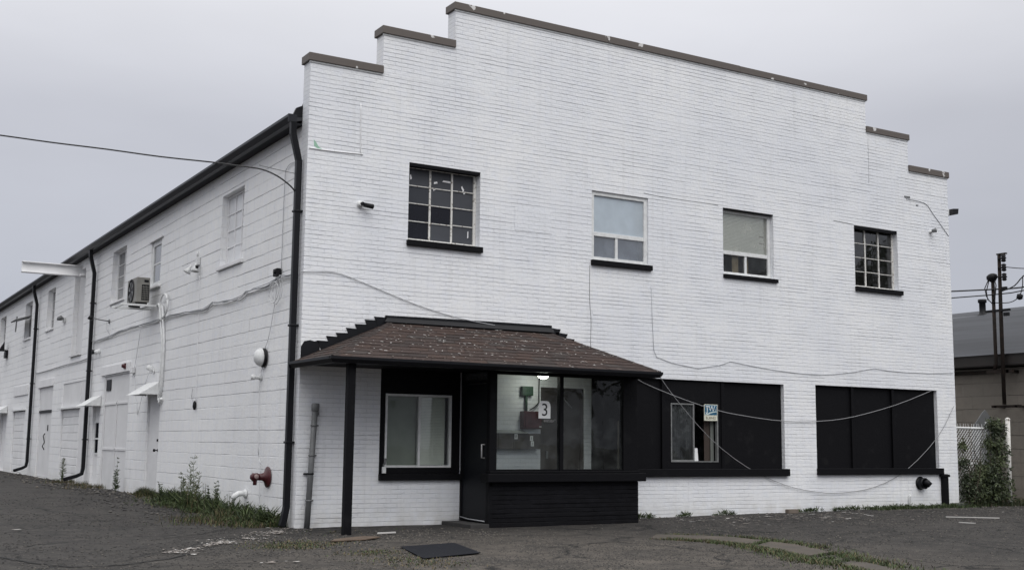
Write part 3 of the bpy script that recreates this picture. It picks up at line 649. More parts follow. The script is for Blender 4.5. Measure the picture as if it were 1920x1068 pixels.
# hip caps
for x0, x1 in ((EX0, AX0), (EX1, AX1)):
    n = 13
    for i in range(n):
        p = Vector((x0, EY, EZ)).lerp(Vector((x1, 0, AZ)), i / n); q = Vector((x0, EY, EZ)).lerp(Vector((x1, 0, AZ)), (i + 1.1) / n)
        up = Vector((0, 0, .024)); s_ = Vector((.07, -.02, 0)) if x0 == EX0 else Vector((-.07, -.02, 0)); s2 = Vector((-.05, .06, -.015)) if x0 == EX0 else Vector((.05, .06, -.015))
        ro.add([p + up, p + s_ + Vector((0, 0, .004)), q + s_ + Vector((0, 0, .0)), q + up * .8, p + s2, q + s2], [(0, 1, 2, 3), (0, 3, 5, 4)], random.choice([2, 2, 0]))
# flecks of white paint dropped on the shingles
for k in range(430):
    f = random.random() ** .9; v = random.random()
    cl = mnoise.noise(Vector((v * 6, f * 3, 4)))
    if cl < -.05 and random.random() < .7: continue
    x = (EX0 + (AX0 - EX0) * f) * (1 - v) + (EX1 + (AX1 - EX1) * f) * v
    p = Vector((x, EY + run * f, EZ + rise * f)) + nf * .017
    a = random.uniform(.006, .028) * (2.0 if random.random() < .10 else 1); b = random.uniform(.004, .011); th = random.gauss(0, .35)
    ux = Vector((math.cos(th), math.sin(th) * run / SL, math.sin(th) * rise / SL)); uy = nf.cross(ux)
    ro.add([p - ux * a - uy * b * .5, p - uy * b, p + ux * a - uy * b * .2, p + ux * a * .6 + uy * b, p - ux * a * .7 + uy * b * .8], [(0, 1, 2, 3, 4)], 4 if random.random() < .45 else 5)
pr = ro.build('porch_roof', M_sh + [M_fleck, M_fleck2], B); pr['label'] = 'low hipped porch roof of brown shingles flecked with white paint'
# gutter round the porch
gg = MB()
po = [(EX0 - .02, 0.03), (EX0 - .02, EY - .02), (EX1 + .02, EY - .02), (EX1 + .02, -.002)]
pi = [(EX0 + .09, 0.03), (EX0 + .09, EY + .09), (EX1 - .09, EY + .09), (EX1 - .09, -.002)]
pb = [(EX0 + .015, 0.03), (EX0 + .015, EY + .015), (EX1 - .015, EY + .015), (EX1 - .015, -.002)]
for i in range(3):
    A, A2, Bi, B2_, Cc, C2 = po[i], po[i + 1], pi[i], pi[i + 1], pb[i], pb[i + 1]; zt, zm, zb_ = 2.372, 2.335, 2.283
    gg.add([(*A, zt), (*A2, zt), (*A, zm), (*A2, zm), (*Cc, zb_), (*C2, zb_), (*Bi, zb_), (*B2_, zb_), (*Bi, zm + .02), (*B2_, zm + .02), ((A[0] * .86 + Bi[0] * .14), (A[1] * .86 + Bi[1] * .14), zt), ((A2[0] * .86 + B2_[0] * .14), (A2[1] * .86 + B2_[1] * .14), zt)],
           [(0, 1, 3, 2), (2, 3, 5, 4), (4, 5, 7, 6), (6, 7, 9, 8), (0, 10, 11, 1), (10, 8, 9, 11)])
gg.box(EX0 - .02, EX0 + .09, .03, .034, 2.283, 2.372)
gg.build('gutter', M_blackm, pr)
MB().box(EX0 + .09, EX1 - .09, EY + .09, -.004, 2.325, 2.345).build('soffit', M_black, pr)
# black stepped flashing painted on the brick
st = MB(); q = -.012
L = [(0.29, 2.70), (0.43, 2.77), (0.58, 2.83), (0.74, 2.91), (0.88, 2.98), (1.04, 3.05), (1.19, 3.11), (1.36, 3.145)]
for i in range(len(L) - 1):
    (x0, z0), (x1, z1) = L[i], L[i + 1]; zr = lambda x: EZ + rise * (x - EX0) / (AX0 - EX0)
    st.prism([(x0 - .045, q, z0 + .005 * (i % 2)), (x0 + .03, q, zr(x0)), (x1 + .03, q, zr(x1)), (x1 - .01, q, z0 - .002 + .004 * (i % 3))], (0, .0115, 0))
st.prism([(.0, q, 2.38), (.3, q, 2.50), (.27, q, 2.70), (.20, q, 2.685), (.14, q, 2.70), (.05, q, 2.68), (.0, q, 2.60)], (0, .0115, 0))
st.prism([(1.33, q, 3.0), (4.34, q, 3.02), (4.34, q, 3.165), (3.2, q, 3.160), (2.0, q, 3.150), (1.33, q, 3.14)], (0, .0115, 0))
Rr = [(4.34, 3.14), (4.47, 3.08), (4.61, 3.01), (4.75, 2.93), (4.87, 2.86), (4.98, 2.79)]
for (x0, z0), (x1, z1) in zip(Rr[:-1], Rr[1:]): st.prism([(x0 - .06, q, z0 - .12), (x1 - .03, q, z1 - .13), (x1 + .045, q, z1 + .035), (x1, q, z1 + .055 - .02), (x0 - .05, q, z1 + .05)], (0, .0115, 0))
st.prism([(1.30, -.06, 3.035), (1.36, -.012, 3.10), (4.36, -.012, 3.12), (4.36, -.06, 3.045)], (0, 0, .004))
st.build('stepped_flashing', M_blackm, pr)
po_ = MB().box(.165, .275, -1.40, -1.30, -.03, 2.326).build('porch_post', M_black, B, bevel=.006); po_['label'] = 'black square post at the left of the porch'
# glazed vestibule
lw = MB()
PTV = lambda u, dd, z: (u, -.90 + dd, z)
coursed(lw, PTV, -.05, .655, lambda z: (2.70, 5.43), [], .0667, (.2, .9), .010, .011, [])
lw.quad((2.70, -.90, -.05), (2.70, -.78, -.05), (2.70, -.78, .655), (2.70, -.90, .655)); lw.quad((5.43, -.90, -.05), (5.43, -.90, .655), (5.43, -.002, .655), (5.43, -.002, -.05)); lw.quad((2.70, -.78, -.05), (2.70, -.78, .655), (5.33, -.78, .655), (5.33, -.78, -.05)); lw.quad((5.33, -.78, -.05), (5.33, -.002, -.05), (5.33, -.002, .655), (5.33, -.78, .655)); lw.quad((2.70, -.90, .655), (2.70, -.78, .655), (5.43, -.78, .655), (5.43, -.90, .655)); lw.quad((5.33, -.78, .655), (5.33, -.002, .655), (5.43, -.002, .655), (5.43, -.78, .655))
tag(lw.build('low_wall', M_bbrick, B), 'low black painted brick wall under the vestibule glass')
ve = MB()
ve.box(2.60, 5.52, -1.0, -.76, .66, .79); ve.box(2.66, 5.44, -.94, -.80, .79, .828)
vs = ve.build('vestibule_sill', M_black, B, bevel=.01)
vf = MB()
for a, b in ((2.665, 2.79), (3.92, 3.985), (5.13, 5.25)): vf.box(a, b, -.915, -.82, .83, 2.322)
for a, b in ((2.79, 3.92), (3.985, 5.13)): vf.box(a, b, -.90, -.84, 2.27, 2.322); vf.box(a, b, -.90, -.84, .83, .85)
vf.box(5.25, 5.42, -.90, -.84, .83, 2.322); vf.box(5.38, 5.42, -.84, -.003, .66, 2.322)
vfo = vf.build('vestibule_window', M_black, B, bevel=.004); vfo['label'] = 'tall clear glass front of the entrance vestibule in black posts'
MB().quad((2.79, -.87, .85), (3.92, -.87, .85), (3.92, -.87, 2.27), (2.79, -.87, 2.27)).build('glass_pane', M_clear, vfo)
MB().quad((3.985, -.87, .85), (5.13, -.87, .85), (5.13, -.87, 2.27), (3.985, -.87, 2.27)).build('glass_pane', M_clear, vfo)
MB().box(2.66, 5.33, -.775, -.003, -.03, .06).build('entrance_floor', M_step, B)
MB().box(2.35, 2.66, -.95, -.02, -.03, .055).build('entrance_step', M_step, B, bevel=.01)
ed = MB(); ed.box(2.68, 2.72, -.82, -.06, .08, 2.13); edo = ed.build('entrance_door', mat('black_door_paint', (.007, .008, .011), .5, .25, 2, bump=.1, spec=.2), B, bevel=.004); edo['label'] = 'black entrance door in the side of the vestibule'
MB().tube([(2.68, -.74, 1.215), (2.63, -.74, 1.215), (2.63, -.74, 1.015), (2.68, -.74, 1.015)], .011, 8).build('handle', mat('steel_handle', (.62, .62, .62), .4, metallic=.3), edo)
ed = MB(); ed.box(2.665, 2.73, -.06, -.004, .0, 2.322); ed.box(2.665, 2.73, -.82, -.06, 2.135, 2.18); ed.box(2.665, 2.73, -.82, -.06, 2.30, 2.322); ed.box(2.665, 2.73, -.90, -.822, .0, .655); ed.box(2.66, 2.73, -.82, -.06, .02, .075)
ed.build('door_frame', M_black, edo); MB().quad((2.70, -.82, 2.18), (2.70, -.06, 2.18), (2.70, -.06, 2.3), (2.70, -.82, 2.3)).build('transom_pane', M_dark_pane[1], edo)
MB().box(2.655, 2.664, -.018, -.008, .80, 2.30).build('caulk_strip', M_cable_g, edo)
MB().tube([(2.655, -.05, .115), (2.65, -.3, .095), (2.655, -.80, .085)], .009, 6).build('weather_strip', M_cable_g, edo)
idr = MB(); idr.box(4.142, 4.20, .02, .1, .06, 2.148); idr.box(4.94, 4.998, .02, .1, .06, 2.148); idr.box(4.20, 4.94, .02, .1, 2.09, 2.148); idr.box(4.20, 4.94, .05, .09, .06, 2.09)
ido = idr.build('inner_door', M_brownd, B); ido['label'] = 'brown inner door seen through the vestibule glass'
cl_ = MB(); cl_.tube([(4.6, .03, 1.98), (4.72, -.05, 1.82)], .014, 6); cl_.build('door_closer', M_grey, ido); MB().box(4.27, 4.31, .03, .05, 1.0, 1.12).build('handle', M_grey, ido)
MB().box(5.14, 5.38, -.02, -.004, .06, 2.322).build('black_return', M_black, B)

# things inside or on the vestibule
lt = root('ceiling_lamp', (3.9, -.45, 2.325), 'round white ceiling lamp switched on inside the glass vestibule', 'lamp')
m = MB(); m.lathe((3.9, -.45, 2.325), (0, 0, -1), [(0, .10), (.012, .10), (.014, .09)], 24); m.build('lamp_base', M_white, lt)
m = MB(); m.lathe((3.9, -.45, 2.312), (0, 0, -1), [(0, .088), (.02, .085), (.045, .06), (.06, .02), (.062, 0)], 24); m.build('lamp_dome', emit('lamp_glow', (1, .97, .86), 13), lt)
pl = bpy.data.lights.new('lamp_light', 'POINT'); pl.energy = 2.6; pl.shadow_soft_size = .08; pl.color = (.93, 1, .90)
plo = bpy.data.objects.new('lamp_light', pl); COL.objects.link(plo); plo.parent = lt; plo.location = (0, 0, -.12)
rb = root('fire_alarm_cabinet', (3.9, -.06, 1.47), 'dark red metal cabinet on the wall inside the glass vestibule', 'cabinet')
MB().box(3.745, 4.075, -.125, -.002, 1.47, 1.75).build('body', M_red, rb, bevel=.006); MB().box(3.775, 4.075, -.135, -.127, 1.485, 1.735).build('cabinet_door', M_red, rb, bevel=.003)
MB().box(4.03, 4.07, -.14, -.136, 1.50, 1.512).build('lock', M_paper, rb)
gb = root('green_junction_box', (3.85, -.05, 2.0), 'small green metal junction box above the red cabinet', 'electrical box')
MB().box(3.75, 3.955, -.07, -.002, 2.0, 2.15).build('body', M_green, gb, bevel=.004); MB().tube([(3.84, -.04, 2.0), (3.84, -.04, 1.75)], .022, 8).build('conduit', M_green, gb)
m = MB(); m.tube([(4.09, -.03, 2.32), (4.085, -.03, 1.9), (4.0, -.04, 1.82), (3.9, -.05, 1.77)], .009, 6); tag(m.build('indoor_cable', M_dark), 'dark cable curving down the vestibule wall to the red cabinet', 'cable')
def textmesh(name, body, size, cx, cz, y, mt, parent=None, depth=.002, sx=1.0, org=None):
    c = bpy.data.curves.new('t', 'FONT'); c.body = body; c.size = size; c.extrude = 0; o = bpy.data.objects.new('t', c); COL.objects.link(o)
    bpy.context.view_layer.update(); dg = bpy.context.evaluated_depsgraph_get(); me = bpy.data.meshes.new_from_object(o.evaluated_get(dg))
    vs_ = [v.co.copy() for v in me.vertices]; fs_ = [tuple(p.vertices) for p in me.polygons]; bpy.data.objects.remove(o); bpy.data.meshes.remove(me)
    x0, x1 = min(v.x for v in vs_), max(v.x for v in vs_); z0, z1 = min(v.y for v in vs_), max(v.y for v in vs_)
    m = MB(); m.add([(cx + (v.x - (x0 + x1) / 2) * sx, y, cz + v.y - (z0 + z1) / 2) for v in vs_], fs_); return m.build(name, mt, parent)
mb_ = root('wall_mailboxes', (3.4, -.08, 1.16), 'row of grey brown mailboxes with pale lids on the vestibule wall', 'mailbox')
MBM = mat('mailbox_brown', (.085, .075, .068), .6, .4, 7)
for i, (a, b) in enumerate(((2.98, 3.26), (3.265, 3.545), (3.55, 3.81), (3.815, 4.06))):
    o = MB().box(a, b, -.15, -.002, 1.15, 1.395).build('box', MBM, mb_, bevel=.005)
    if i < 3: MB().prism([(a - .004, -.0022, 1.45), (a - .004, -.17, 1.40), (a - .004, -.17, 1.394), (a - .004, -.0022, 1.440)], (b - a - .002, 0, 0)).build('lid', mat('mailbox_lid', (.36, .38, .38), .5, .2, 5) if i == 0 else bpy.data.materials['mailbox_lid'], o)
for ch, x, z in (('8', 3.585, 1.345), ('1', 3.89, 1.235), ('1', 3.875, 1.32)):
    MB().box(x - .028, x + .028, -.1545, -.1515, z - .04, z + .04).build('number_plate', M_paper, mb_); textmesh('number', ch, .07, x, z, -.156, M_ink, mb_)
bm = MB(); bm.tube([(5.24, -.62, .1), (5.335, -.50, 1.62)], .013, 8); tag(bm.build('broom_handle', mat('pale_wood', (.30, .27, .23), .6, .2, 8)), 'thin pale stick leaning inside the right end of the vestibule glass', 'broom handle')
s3 = root('number_sign', (3.63, -.92, 1.62), 'white paper sign with the number 3 taped to the vestibule glass', 'sign')
pts = [(3.522, 1.62), (3.738, 1.62), (3.741, 1.80), (3.732, 1.845), (3.708, 1.878), (3.67, 1.888), (3.58, 1.888), (3.545, 1.872), (3.527, 1.83), (3.52, 1.77)]
MB().prism([(x, -.9165, z) for x, z in pts], (0, .0012, 0)).build('paper', M_paper, s3); textmesh('numeral', '3', .27, 3.632, 1.755, -.918, M_ink, s3)
tag(MB().box(3.618, 3.80, -.917, -.9155, 1.567, 1.60).box(3.81, 3.835, -.917, -.9155, 1.588, 1.61).build('window_sticker', mat('faded_sticker', (.20, .20, .20), .7, vscale=70, col2=(.05, .05, .05), thr=(.45, .55))), 'faded narrow grey sticker on the glass just under the number sign', 'sticker')
jw = root('square_sign', (7.75, .03, 1.69), 'small blue and cream square sign lettered JW hung at the small sliding window', 'sign')
y = .028
MB().box(7.60, 7.90, y, y + .012, 1.675, 1.965).build('board', mat('sign_cream', (.66, .66, .56), .5), jw)
SB = mat('sign_blue', (.02, .13, .24), .5, .3, 20)
MB().box(7.612, 7.888, y - .002, y - .0005, 1.775, 1.953).build('blue_field', SB, jw)
MB().prism([(x, y - .0045, z) for x, z in ((7.612, 1.776), (7.68, 1.776), (7.72, 1.795), (7.78, 1.815), (7.888, 1.83), (7.888, 1.845), (7.80, 1.842), (7.72, 1.825), (7.66, 1.795), (7.612, 1.785))], (0, .002, 0)).build('wave_emblem', mat('sign_pale', (.55, .66, .66), .5), jw)
SW_ = mat('sign_white', (.70, .78, .80), .5)
m = MB(); yy = y - .006
m.box(7.655, 7.675, yy, yy + .003, 1.83, 1.93); m.box(7.635, 7.69, yy + .0001, yy + .0031, 1.924, 1.935); m.prism([(7.675, yy, 1.835), (7.672, yy, 1.812), (7.655, yy, 1.798), (7.635, yy, 1.80), (7.627, yy, 1.815), (7.632, yy, 1.826), (7.642, yy, 1.822), (7.647, yy, 1.813), (7.655, yy, 1.82), (7.656, yy, 1.838)], (0, .0029, 0)); m.build('letter_j', SW_, jw)
m = MB()
for i, (a, b) in enumerate(((7.705, 7.737), (7.768, 7.737), (7.768, 7.80), (7.832, 7.80))):
    s_ = .010 if i % 2 == 0 else .006; m.prism([(a - s_, yy - i * .0002, 1.93), (a + s_, yy - i * .0002, 1.93), (b + s_ * .7, yy - i * .0002, 1.848), (b - s_ * .7, yy - i * .0002, 1.848)], (0, .002, 0))
for a in (7.703, 7.768, 7.834): m.box(a - .022, a + .022, yy - .001, yy + .0015, 1.928, 1.935)
m.box(7.845, 7.857, yy, yy + .002, 1.848, 1.86); m.build('letter_w', SW_, jw)
textmesh('lettering', 'BURNES', .07, 7.75, 1.723, y - .0015, mat('sign_brown', (.12, .09, .05), .6), jw, sx=.92)

# ------------------------------------------------------------------ fittings on the front wall
def cable(name, pts, r, mt, label, n=5, cat='cable', smooth=3, group=None):
    P = [Vector(p) for p in pts]; o = []
    for i in range(len(P) - 1):
        p0, p1, p2, p3 = P[max(i - 1, 0)], P[i], P[i + 1], P[min(i + 2, len(P) - 1)]
        for k in range(smooth):
            t = k / smooth; o.append(.5 * ((2 * p1) + (-p0 + p2) * t + (2 * p0 - 5 * p1 + 4 * p2 - p3) * t * t + (-p0 + 3 * p1 - 3 * p2 + p3) * t ** 3))
    o.append(P[-1]); m = MB(); m.tube(o, r, n); return tag(m.build(name, mt), label, cat, group)
CAB = mat('weathered_cable', (.27, .27, .28), .6)
fxp = lambda pts, q=-.015: [(x, q, z) for x, z in pts]
syp = lambda pts, q=-.02: [(q, y, z) for y, z in pts]
cable('wall_cable', [(-.02, .05, 3.69)] + fxp([(0.02, 3.70), (0.29, 3.72), (0.59, 3.71), (1.11, 3.56), (1.84, 3.34), (2.59, 3.18), (3.30, 3.10)]), .006, M_cable_g, 'thin grey cable drooping across the brick from the front corner to the porch roof')
cable('wall_cable', fxp([(5.10, 4.24), (5.1, 3.66), (5.13, 3.3), (5.12, 2.94), (5.14, 2.75)], -.004), .0055, mat('grey_caulk', (.26, .26, .27), .8), 'fine vertical grey wire down the brick below the second upper window')  # plain caulk grey, the line's own colour
cable('wall_cable', fxp([(6.4, 3.99), (6.42, 3.38), (6.45, 2.87), (6.51, 2.75), (6.86, 2.66), (7.44, 2.59), (7.94, 2.67), (8.19, 2.75), (8.7, 2.69), (9.22, 2.64), (9.8, 2.605), (10.31, 2.59), (10.8, 2.62), (11.31, 2.68), (11.91, 2.78), (12.3, 2.75), (12.82, 2.735), (13.5, 2.745), (14.24, 2.78)], -.01), .0048, M_cable_g, 'thin painted cable looping along the brick above the black boarded openings', smooth=1)
cable('wall_cable', [(5.36, -1.3, 2.42)] + fxp([(6.03, 2.37), (6.84, 2.1), (7.8, 1.87), (8.55, 1.77), (9.46, 1.7), (10.42, 1.72), (11.28, 1.82), (12.48, 2.08), (13.52, 2.39)], -.03), .0065, CAB, 'white cable sagging across both black boarded openings at mid height')
cable('wall_cable', [(5.42, -1.5, 2.39), (5.80, -.98, 2.43), (6.2, -.45, 2.46)] + fxp([(6.51, 2.48), (6.89, 2.06), (7.67, 1.37), (8.53, 0.86), (9.43, 0.54), (10.24, 0.4), (10.94, 0.38), (11.81, 0.48), (12.73, 0.81), (13.68, 1.47), (14.2, 2.1)], -.03), .0055, CAB, 'thin white cable hanging in the lowest long loop in front of the wall')
cable('wall_conduit', fxp([(0.02, 5.56), (0.36, 5.56), (0.85, 5.58), (0.85, 5.6), (0.84, 5.98), (0.83, 6.36)], -.006), .009, M_white, 'white painted conduit turning up the brick near the top left corner', cat='conduit')
cable('wall_cable', fxp([(13.0, 6.31), (13.56, 6.28), (13.8, 6.09), (14.27, 5.66)], -.008), .006, M_cable_g, 'short grey cable bending down to the right edge of the brick front')
cable('wall_crack', fxp([(6.25, 5.62), (6.6, 5.60), (6.62, 5.60), (7.2, 5.60), (7.7, 5.60), (7.95, 5.595)], -.001), .004, M_grey, 'thin dark crack line in the brick between the middle upper windows', cat='crack')
cable('wall_crack', fxp([(10.9, 5.63), (11.2, 5.62), (11.45, 5.61)], -.001), .005, M_grey, 'short dark crack in the brick at the top left of the rightmost upper window', cat='crack')
cable('wall_crack', fxp([(11.93, 7.45), (11.93, 7.0), (11.92, 6.5)], -.001), .004, M_cable_g, 'faint vertical line in the brick below the right parapet step', cat='crack')
m = MB(); m.prism([(.10, -.003, 5.60), (.16, -.003, 5.57), (.26, -.003, 5.55), (.17, -.003, 5.60), (.13, -.003, 5.66), (.09, -.003, 5.70)], (0, .0025, 0)); tag(m.build('green_paint_mark', mat('faded_green', (.30, .50, .38), .7)), 'small faded green paint mark near the top left corner', 'paint mark')
tag(MB().box(3.61, 4.33, -.006, -.0015, 4.69, 5.07).build('painted_plate', M_brick, bevel=.003), 'white painted rectangular plate on the brick right of the leftmost window', 'plate')
sc = root('security_camera', (.90, -.05, 4.78), 'small black bullet security camera on the brick left of the leftmost window', 'camera')
m = MB(); m.lathe((.86, -.002, 4.80), (0, -1, 0), [(0, .05), (.03, .05), (.035, .03), (.06, .03)], 16); m.build('mount', M_trim, sc)
m = MB(); m.lathe((.90, -.06, 4.79), (.75, -.6, -.22), [(0, 0.02), (.005, .035), (.15, .038), (.16, .03), (.161, 0)], 16); m.lathe((.875, -.06, 4.80), (0, -1, 0), [(-.01, .028), (.03, .028)], 12); m.build('body', M_dark, sc)
sp_ = root('wall_spotlight', (13.72, -.05, 5.68), 'tiny dark spotlight on the brick near the right edge', 'spotlight')
m = MB(); m.lathe((13.70, -.002, 5.69), (0, -1, 0), [(0, .04), (.02, .04), (.021, .015), (.06, .015)], 14); m.build('mount', M_trim, sp_)
m = MB(); m.lathe((13.70, -.05, 5.70), (.3, -.8, .1), [(0, .02), (.01, .035), (.09, .045), (.091, .0)], 14); m.build('body', M_grey, sp_)
fl = root('floodlight', (14.45, .10, 6.2), 'black box floodlight sticking out from the right edge of the building', 'floodlight')
MB().box(14.292, 14.40, .06, .14, 6.13, 6.27).build('mount', M_trim, fl); MB().prism([(14.40, .0, 6.12), (14.62, .0, 6.17), (14.64, .0, 6.29), (14.46, .0, 6.27)], (0, .2, 0)).build('body', M_dark, fl, bevel=.01)
tag(MB().box(12.95, 13.12, -.008, -.001, 6.33, 6.37).box(13.30, 13.36, -.008, -.001, 6.20, 6.225).build('anchor_plate', M_grey), 'tiny grey anchor plates on the brick at the upper right', 'plate')
vt = root('wall_vent', (13.13, -.1, .54), 'round black vent pipe sticking out of the brick under the right black opening', 'vent')
m = MB(); m.lathe((13.13, -.002, .54), (0, -1, 0), [(0, .13), (.012, .135), (.02, .12), (.08, .105), (.13, .11), (.131, .085), (.06, .07), (.055, 0)], 24); m.build('collar', M_blackm, vt)
m = MB(); m.tube([(13.15, -.05, .56), (13.19, -.13, .55), (13.22, -.18, .50)], [.07, .065, .055], 16); m.build('spout', M_dark, vt)
m = MB(); m.tube([(12.77, -.03, .02), (12.77, -.03, .27), (12.79, -.03, .295), (12.83, -.01, .30)], .02, 10); tag(m.build('standpipe', M_trim), 'short white pipe standing by the foot of the brick left of the black corner post', 'pipe')
m = MB(); m.box(13.74, 13.87, -.10, -.004, -.02, .72); m.box(13.70, 13.90, -.12, -.003, .66, .712); tag(m.build('corner_post', M_black, bevel=.012), 'short black square post against the brick at the right end of the black sill', 'post')
cp = root('grey_conduit_pipe', (.19, -.07, 0), 'leaning grey steel pipe clamped to the brick between the corner downspout and the porch post', 'pipe')
m = MB(); m.tube([(.155, -.075, -.02), (.225, -.075, 1.70)], .042, 12); m.lathe((.225, -.075, 1.66), (.04, 0, 1), [(0, .042), (.01, .055), (.09, .058), (.12, .05), (.122, 0)], 14); m.lathe((.235, -.075, 1.63), (1, -.4, .1), [(0, .03), (.05, .025), (.051, 0)], 10); m.build('pipe', M_grey, cp)
for z, sgn in ((1.45, 1), (1.02, 1), (.76, -1), (.38, 1)):
    x = .155 + .07 * z / 1.7; m = MB(); m.lathe((x, -.075, z), (0, 0, 1), [(0, .046), (.001, .05), (.022, .05), (.023, .046)], 12); m.box(x, x + sgn * .085, -.04, -.01, z, z + .022); m.build('clamp', M_grey if sgn > 0 else M_dark, cp)
kb = root('key_lockbox', (1.33, -.08, .80), 'small white key lockbox hanging at the lower left corner of the porch window', 'lockbox')
MB().box(1.305, 1.36, -.115, -.075, .775, .87).build('body', M_trim, kb, bevel=.006); m = MB(); m.tube([(1.32, -.095, .87), (1.32, -.095, .91), (1.345, -.095, .925), (1.385, .015, .90)], .008, 6); m.tube([(1.345, -.09, .91), (1.37, -.07, .99)], .018, 6); m.build('shackle', M_grey, kb)

# ------------------------------------------------------------------ fittings on the side wall
ws = [(0.22, 3.69), (0.44, 3.69), (0.79, 3.71), (1.14, 3.67), (1.5, 3.65), (2.14, 3.66), (2.49, 3.65), (2.81, 3.6), (3.69, 3.61), (4.31, 3.64), (4.78, 3.59), (5.22, 3.58), (6.0, 3.63), (7.13, 3.66), (7.82, 3.66), (9.25, 3.66), (10.19, 3.68), (11.45, 3.67), (12.82, 3.64), (13.82, 3.63), (14.4, 3.66)]
random.seed(3)
bc = root('cable_bundle', (-.02, 7, 3.6), 'bundle of grey painted cables running along the side wall from the front corner', 'cables')
for k in range(4):
    P = []
    for i, (y, z) in enumerate(ws):
        P.append((-.02 - .008 * k + random.uniform(-.01, .01), y, z + (k - 1.5) * .014 + random.uniform(-.03, .012) * (1 if .8 < y < 6 else .4)))
    m = MB(); Q = []
    for i in range(len(P) - 1):
        for t in (0, .33, .66):
            a, b = Vector(P[i]), Vector(P[i + 1]); v = a.lerp(b, t); v.z -= .012 * math.sin(math.pi * t) * random.random(); Q.append(v)
    m.tube(Q + [P[-1]], .011 if k < 3 else .007, 6); m.build('cable', [M_cable_w, M_white, M_cable_g, M_cable_g][k], bc)
cable('wall_cable', syp([(14.52, 3.27), (15.84, 3.24), (18.01, 3.24), (20.03, 3.22), (21.89, 3.21), (22.7, 3.24)]), .014, M_cable_g, 'grey cable between the two far downspouts on the side wall')
m = MB(); ring = [( -.045, 1.0 + .17 * math.cos(a), 3.52 + .21 * math.sin(a)) for a in np.linspace(0, 6.28, 26)]; m.tube(ring, .006, 5)
ring = [(-.055, 1.1 + .21 * math.cos(a), 3.50 + .16 * math.sin(a)) for a in np.linspace(0, 6.28, 26)]; m.tube(ring, .006, 5); ring = [(-.05, .86 + .13 * math.cos(a), 3.55 + .19 * math.sin(a)) for a in np.linspace(.6, 5.6, 22)]; m.tube(ring, .005, 5)
tag(m.build('coiled_cable', M_cable_w), 'loops of spare white cable coiled on the side wall near the front corner', 'cable')
m = MB(); m.box(-.08, .0, .93, 1.10, 3.74, 3.86); m.lathe((-.05, .98, 3.80), (-1, 0, .2), [(0, .04), (.06, .04), (.061, 0)], 10); tag(m.build('cable_box', M_dark, bevel=.01), 'small black box above the coiled white cable', 'electrical box')
cable('wall_cable', syp([(0.17, 5.4), (0.62, 5.45), (0.83, 5.41), (0.9, 5.28), (0.92, 4.54), (0.92, 3.84)], -.01), .006, M_cable_g, 'thin painted cable rising from the black box to the corner downspout')
cable('wall_cable', syp([(1.02, 3.66), (1.16, 3.24), (1.34, 2.84), (1.50, 2.66)]), .006, M_cable_w, 'thin cable from the coil down to the round white bell')
cable('wall_cable', syp([(1.57, 2.40), (1.66, 2.23), (1.68, 1.78), (1.64, 1.4), (1.62, 1.03), (1.5, 0.87), (1.52, 0.59), (1.46, 0.05)], -.018), .006, M_cable_w, 'thin cable hanging from the round white bell to the ground')
cable('wall_cable', syp([(5.32, 4.26), (5.26, 3.42), (5.2, 2.43), (5.18, 1.92)], -.01), .006, M_white, 'thin painted cable dropping below the twin side floodlight')
cable('wall_cable', syp([(9.59, 3.58), (9.75, 3.2), (9.83, 3.0), (9.99, 2.74), (10.1, 2.66), (9.95, 2.58)], -.015), .007, M_cable_w, 'thin cable dropping left of the cooling unit pipes')
cable('wall_cable', syp([(8.3, 2.72), (8.75, 2.55), (9.1, 2.2), (9.45, 1.75), (9.55, 1.95), (9.75, 2.2), (9.8, 2.6)], -.015), .006, M_cable_w, 'thin cable looping over the awning of the nearest side door')
cable('wall_cable', syp([(.30, .05), (.28, .9), (.22, 1.5), (.35, 1.75), (.33, 2.1)], -.012), .005, M_cable_g, 'thin cable beside the corner downspout')
cable('wall_cable', syp([(5.40, 2.2), (5.45, 2.02), (5.34, 1.92), (5.25, 1.90)], -.015), .005, M_cable_g, 'short wire curling above the small black plug on the side wall')
m = MB(); m.lathe((-.02, 5.22, 1.85), (0, 0, -1), [(-.09, .01), (-.06, .03), (.02, .035), (.07, .02), (.075, 0)], 10); tag(m.build('cable_plug', M_dark), 'small black plug hanging on the side wall between the door and the corner', 'plug')
vb = root('cooling_pipes', (-.03, 7.7, 1.9), 'white insulated pipes falling from the cooling unit past the side door', 'pipes')
for k, pts in enumerate(([(7.81, 3.93), (7.70, 3.63), (7.56, 3.18), (7.56, 2.54), (7.62, 2.22), (7.72, 2.05), (7.64, 1.96), (7.54, 2.05)], [(7.86, 3.66), (7.66, 3.18), (7.66, 2.54), (7.74, 2.2), (7.70, 2.0)], [(8.15, 3.95), (7.99, 3.97), (7.86, 3.85), (7.84, 3.63)], [(7.75, 3.62), (7.84, 3.9), (7.80, 4.06), (7.60, 4.14), (7.38, 4.08), (7.27, 3.9), (7.35, 3.75), (7.6, 3.65)])):
    m = MB(); P = [Vector((-.03 - .012 * k, y, z)) for y, z in pts]; Q = []
    for i in range(len(P) - 1):
        p0, p1, p2, p3 = P[max(i - 1, 0)], P[i], P[i + 1], P[min(i + 2, len(P) - 1)]
        for t in (0, .25, .5, .75): Q.append(.5 * ((2 * p1) + (-p0 + p2) * t + (2 * p0 - 5 * p1 + 4 * p2 - p3) * t * t + (-p0 + 3 * p1 - 3 * p2 + p3) * t ** 3))
    m.tube(Q + [P[-1]], (.028, .02, .028, .02)[k], 8); m.build('pipe', M_trim, vb)
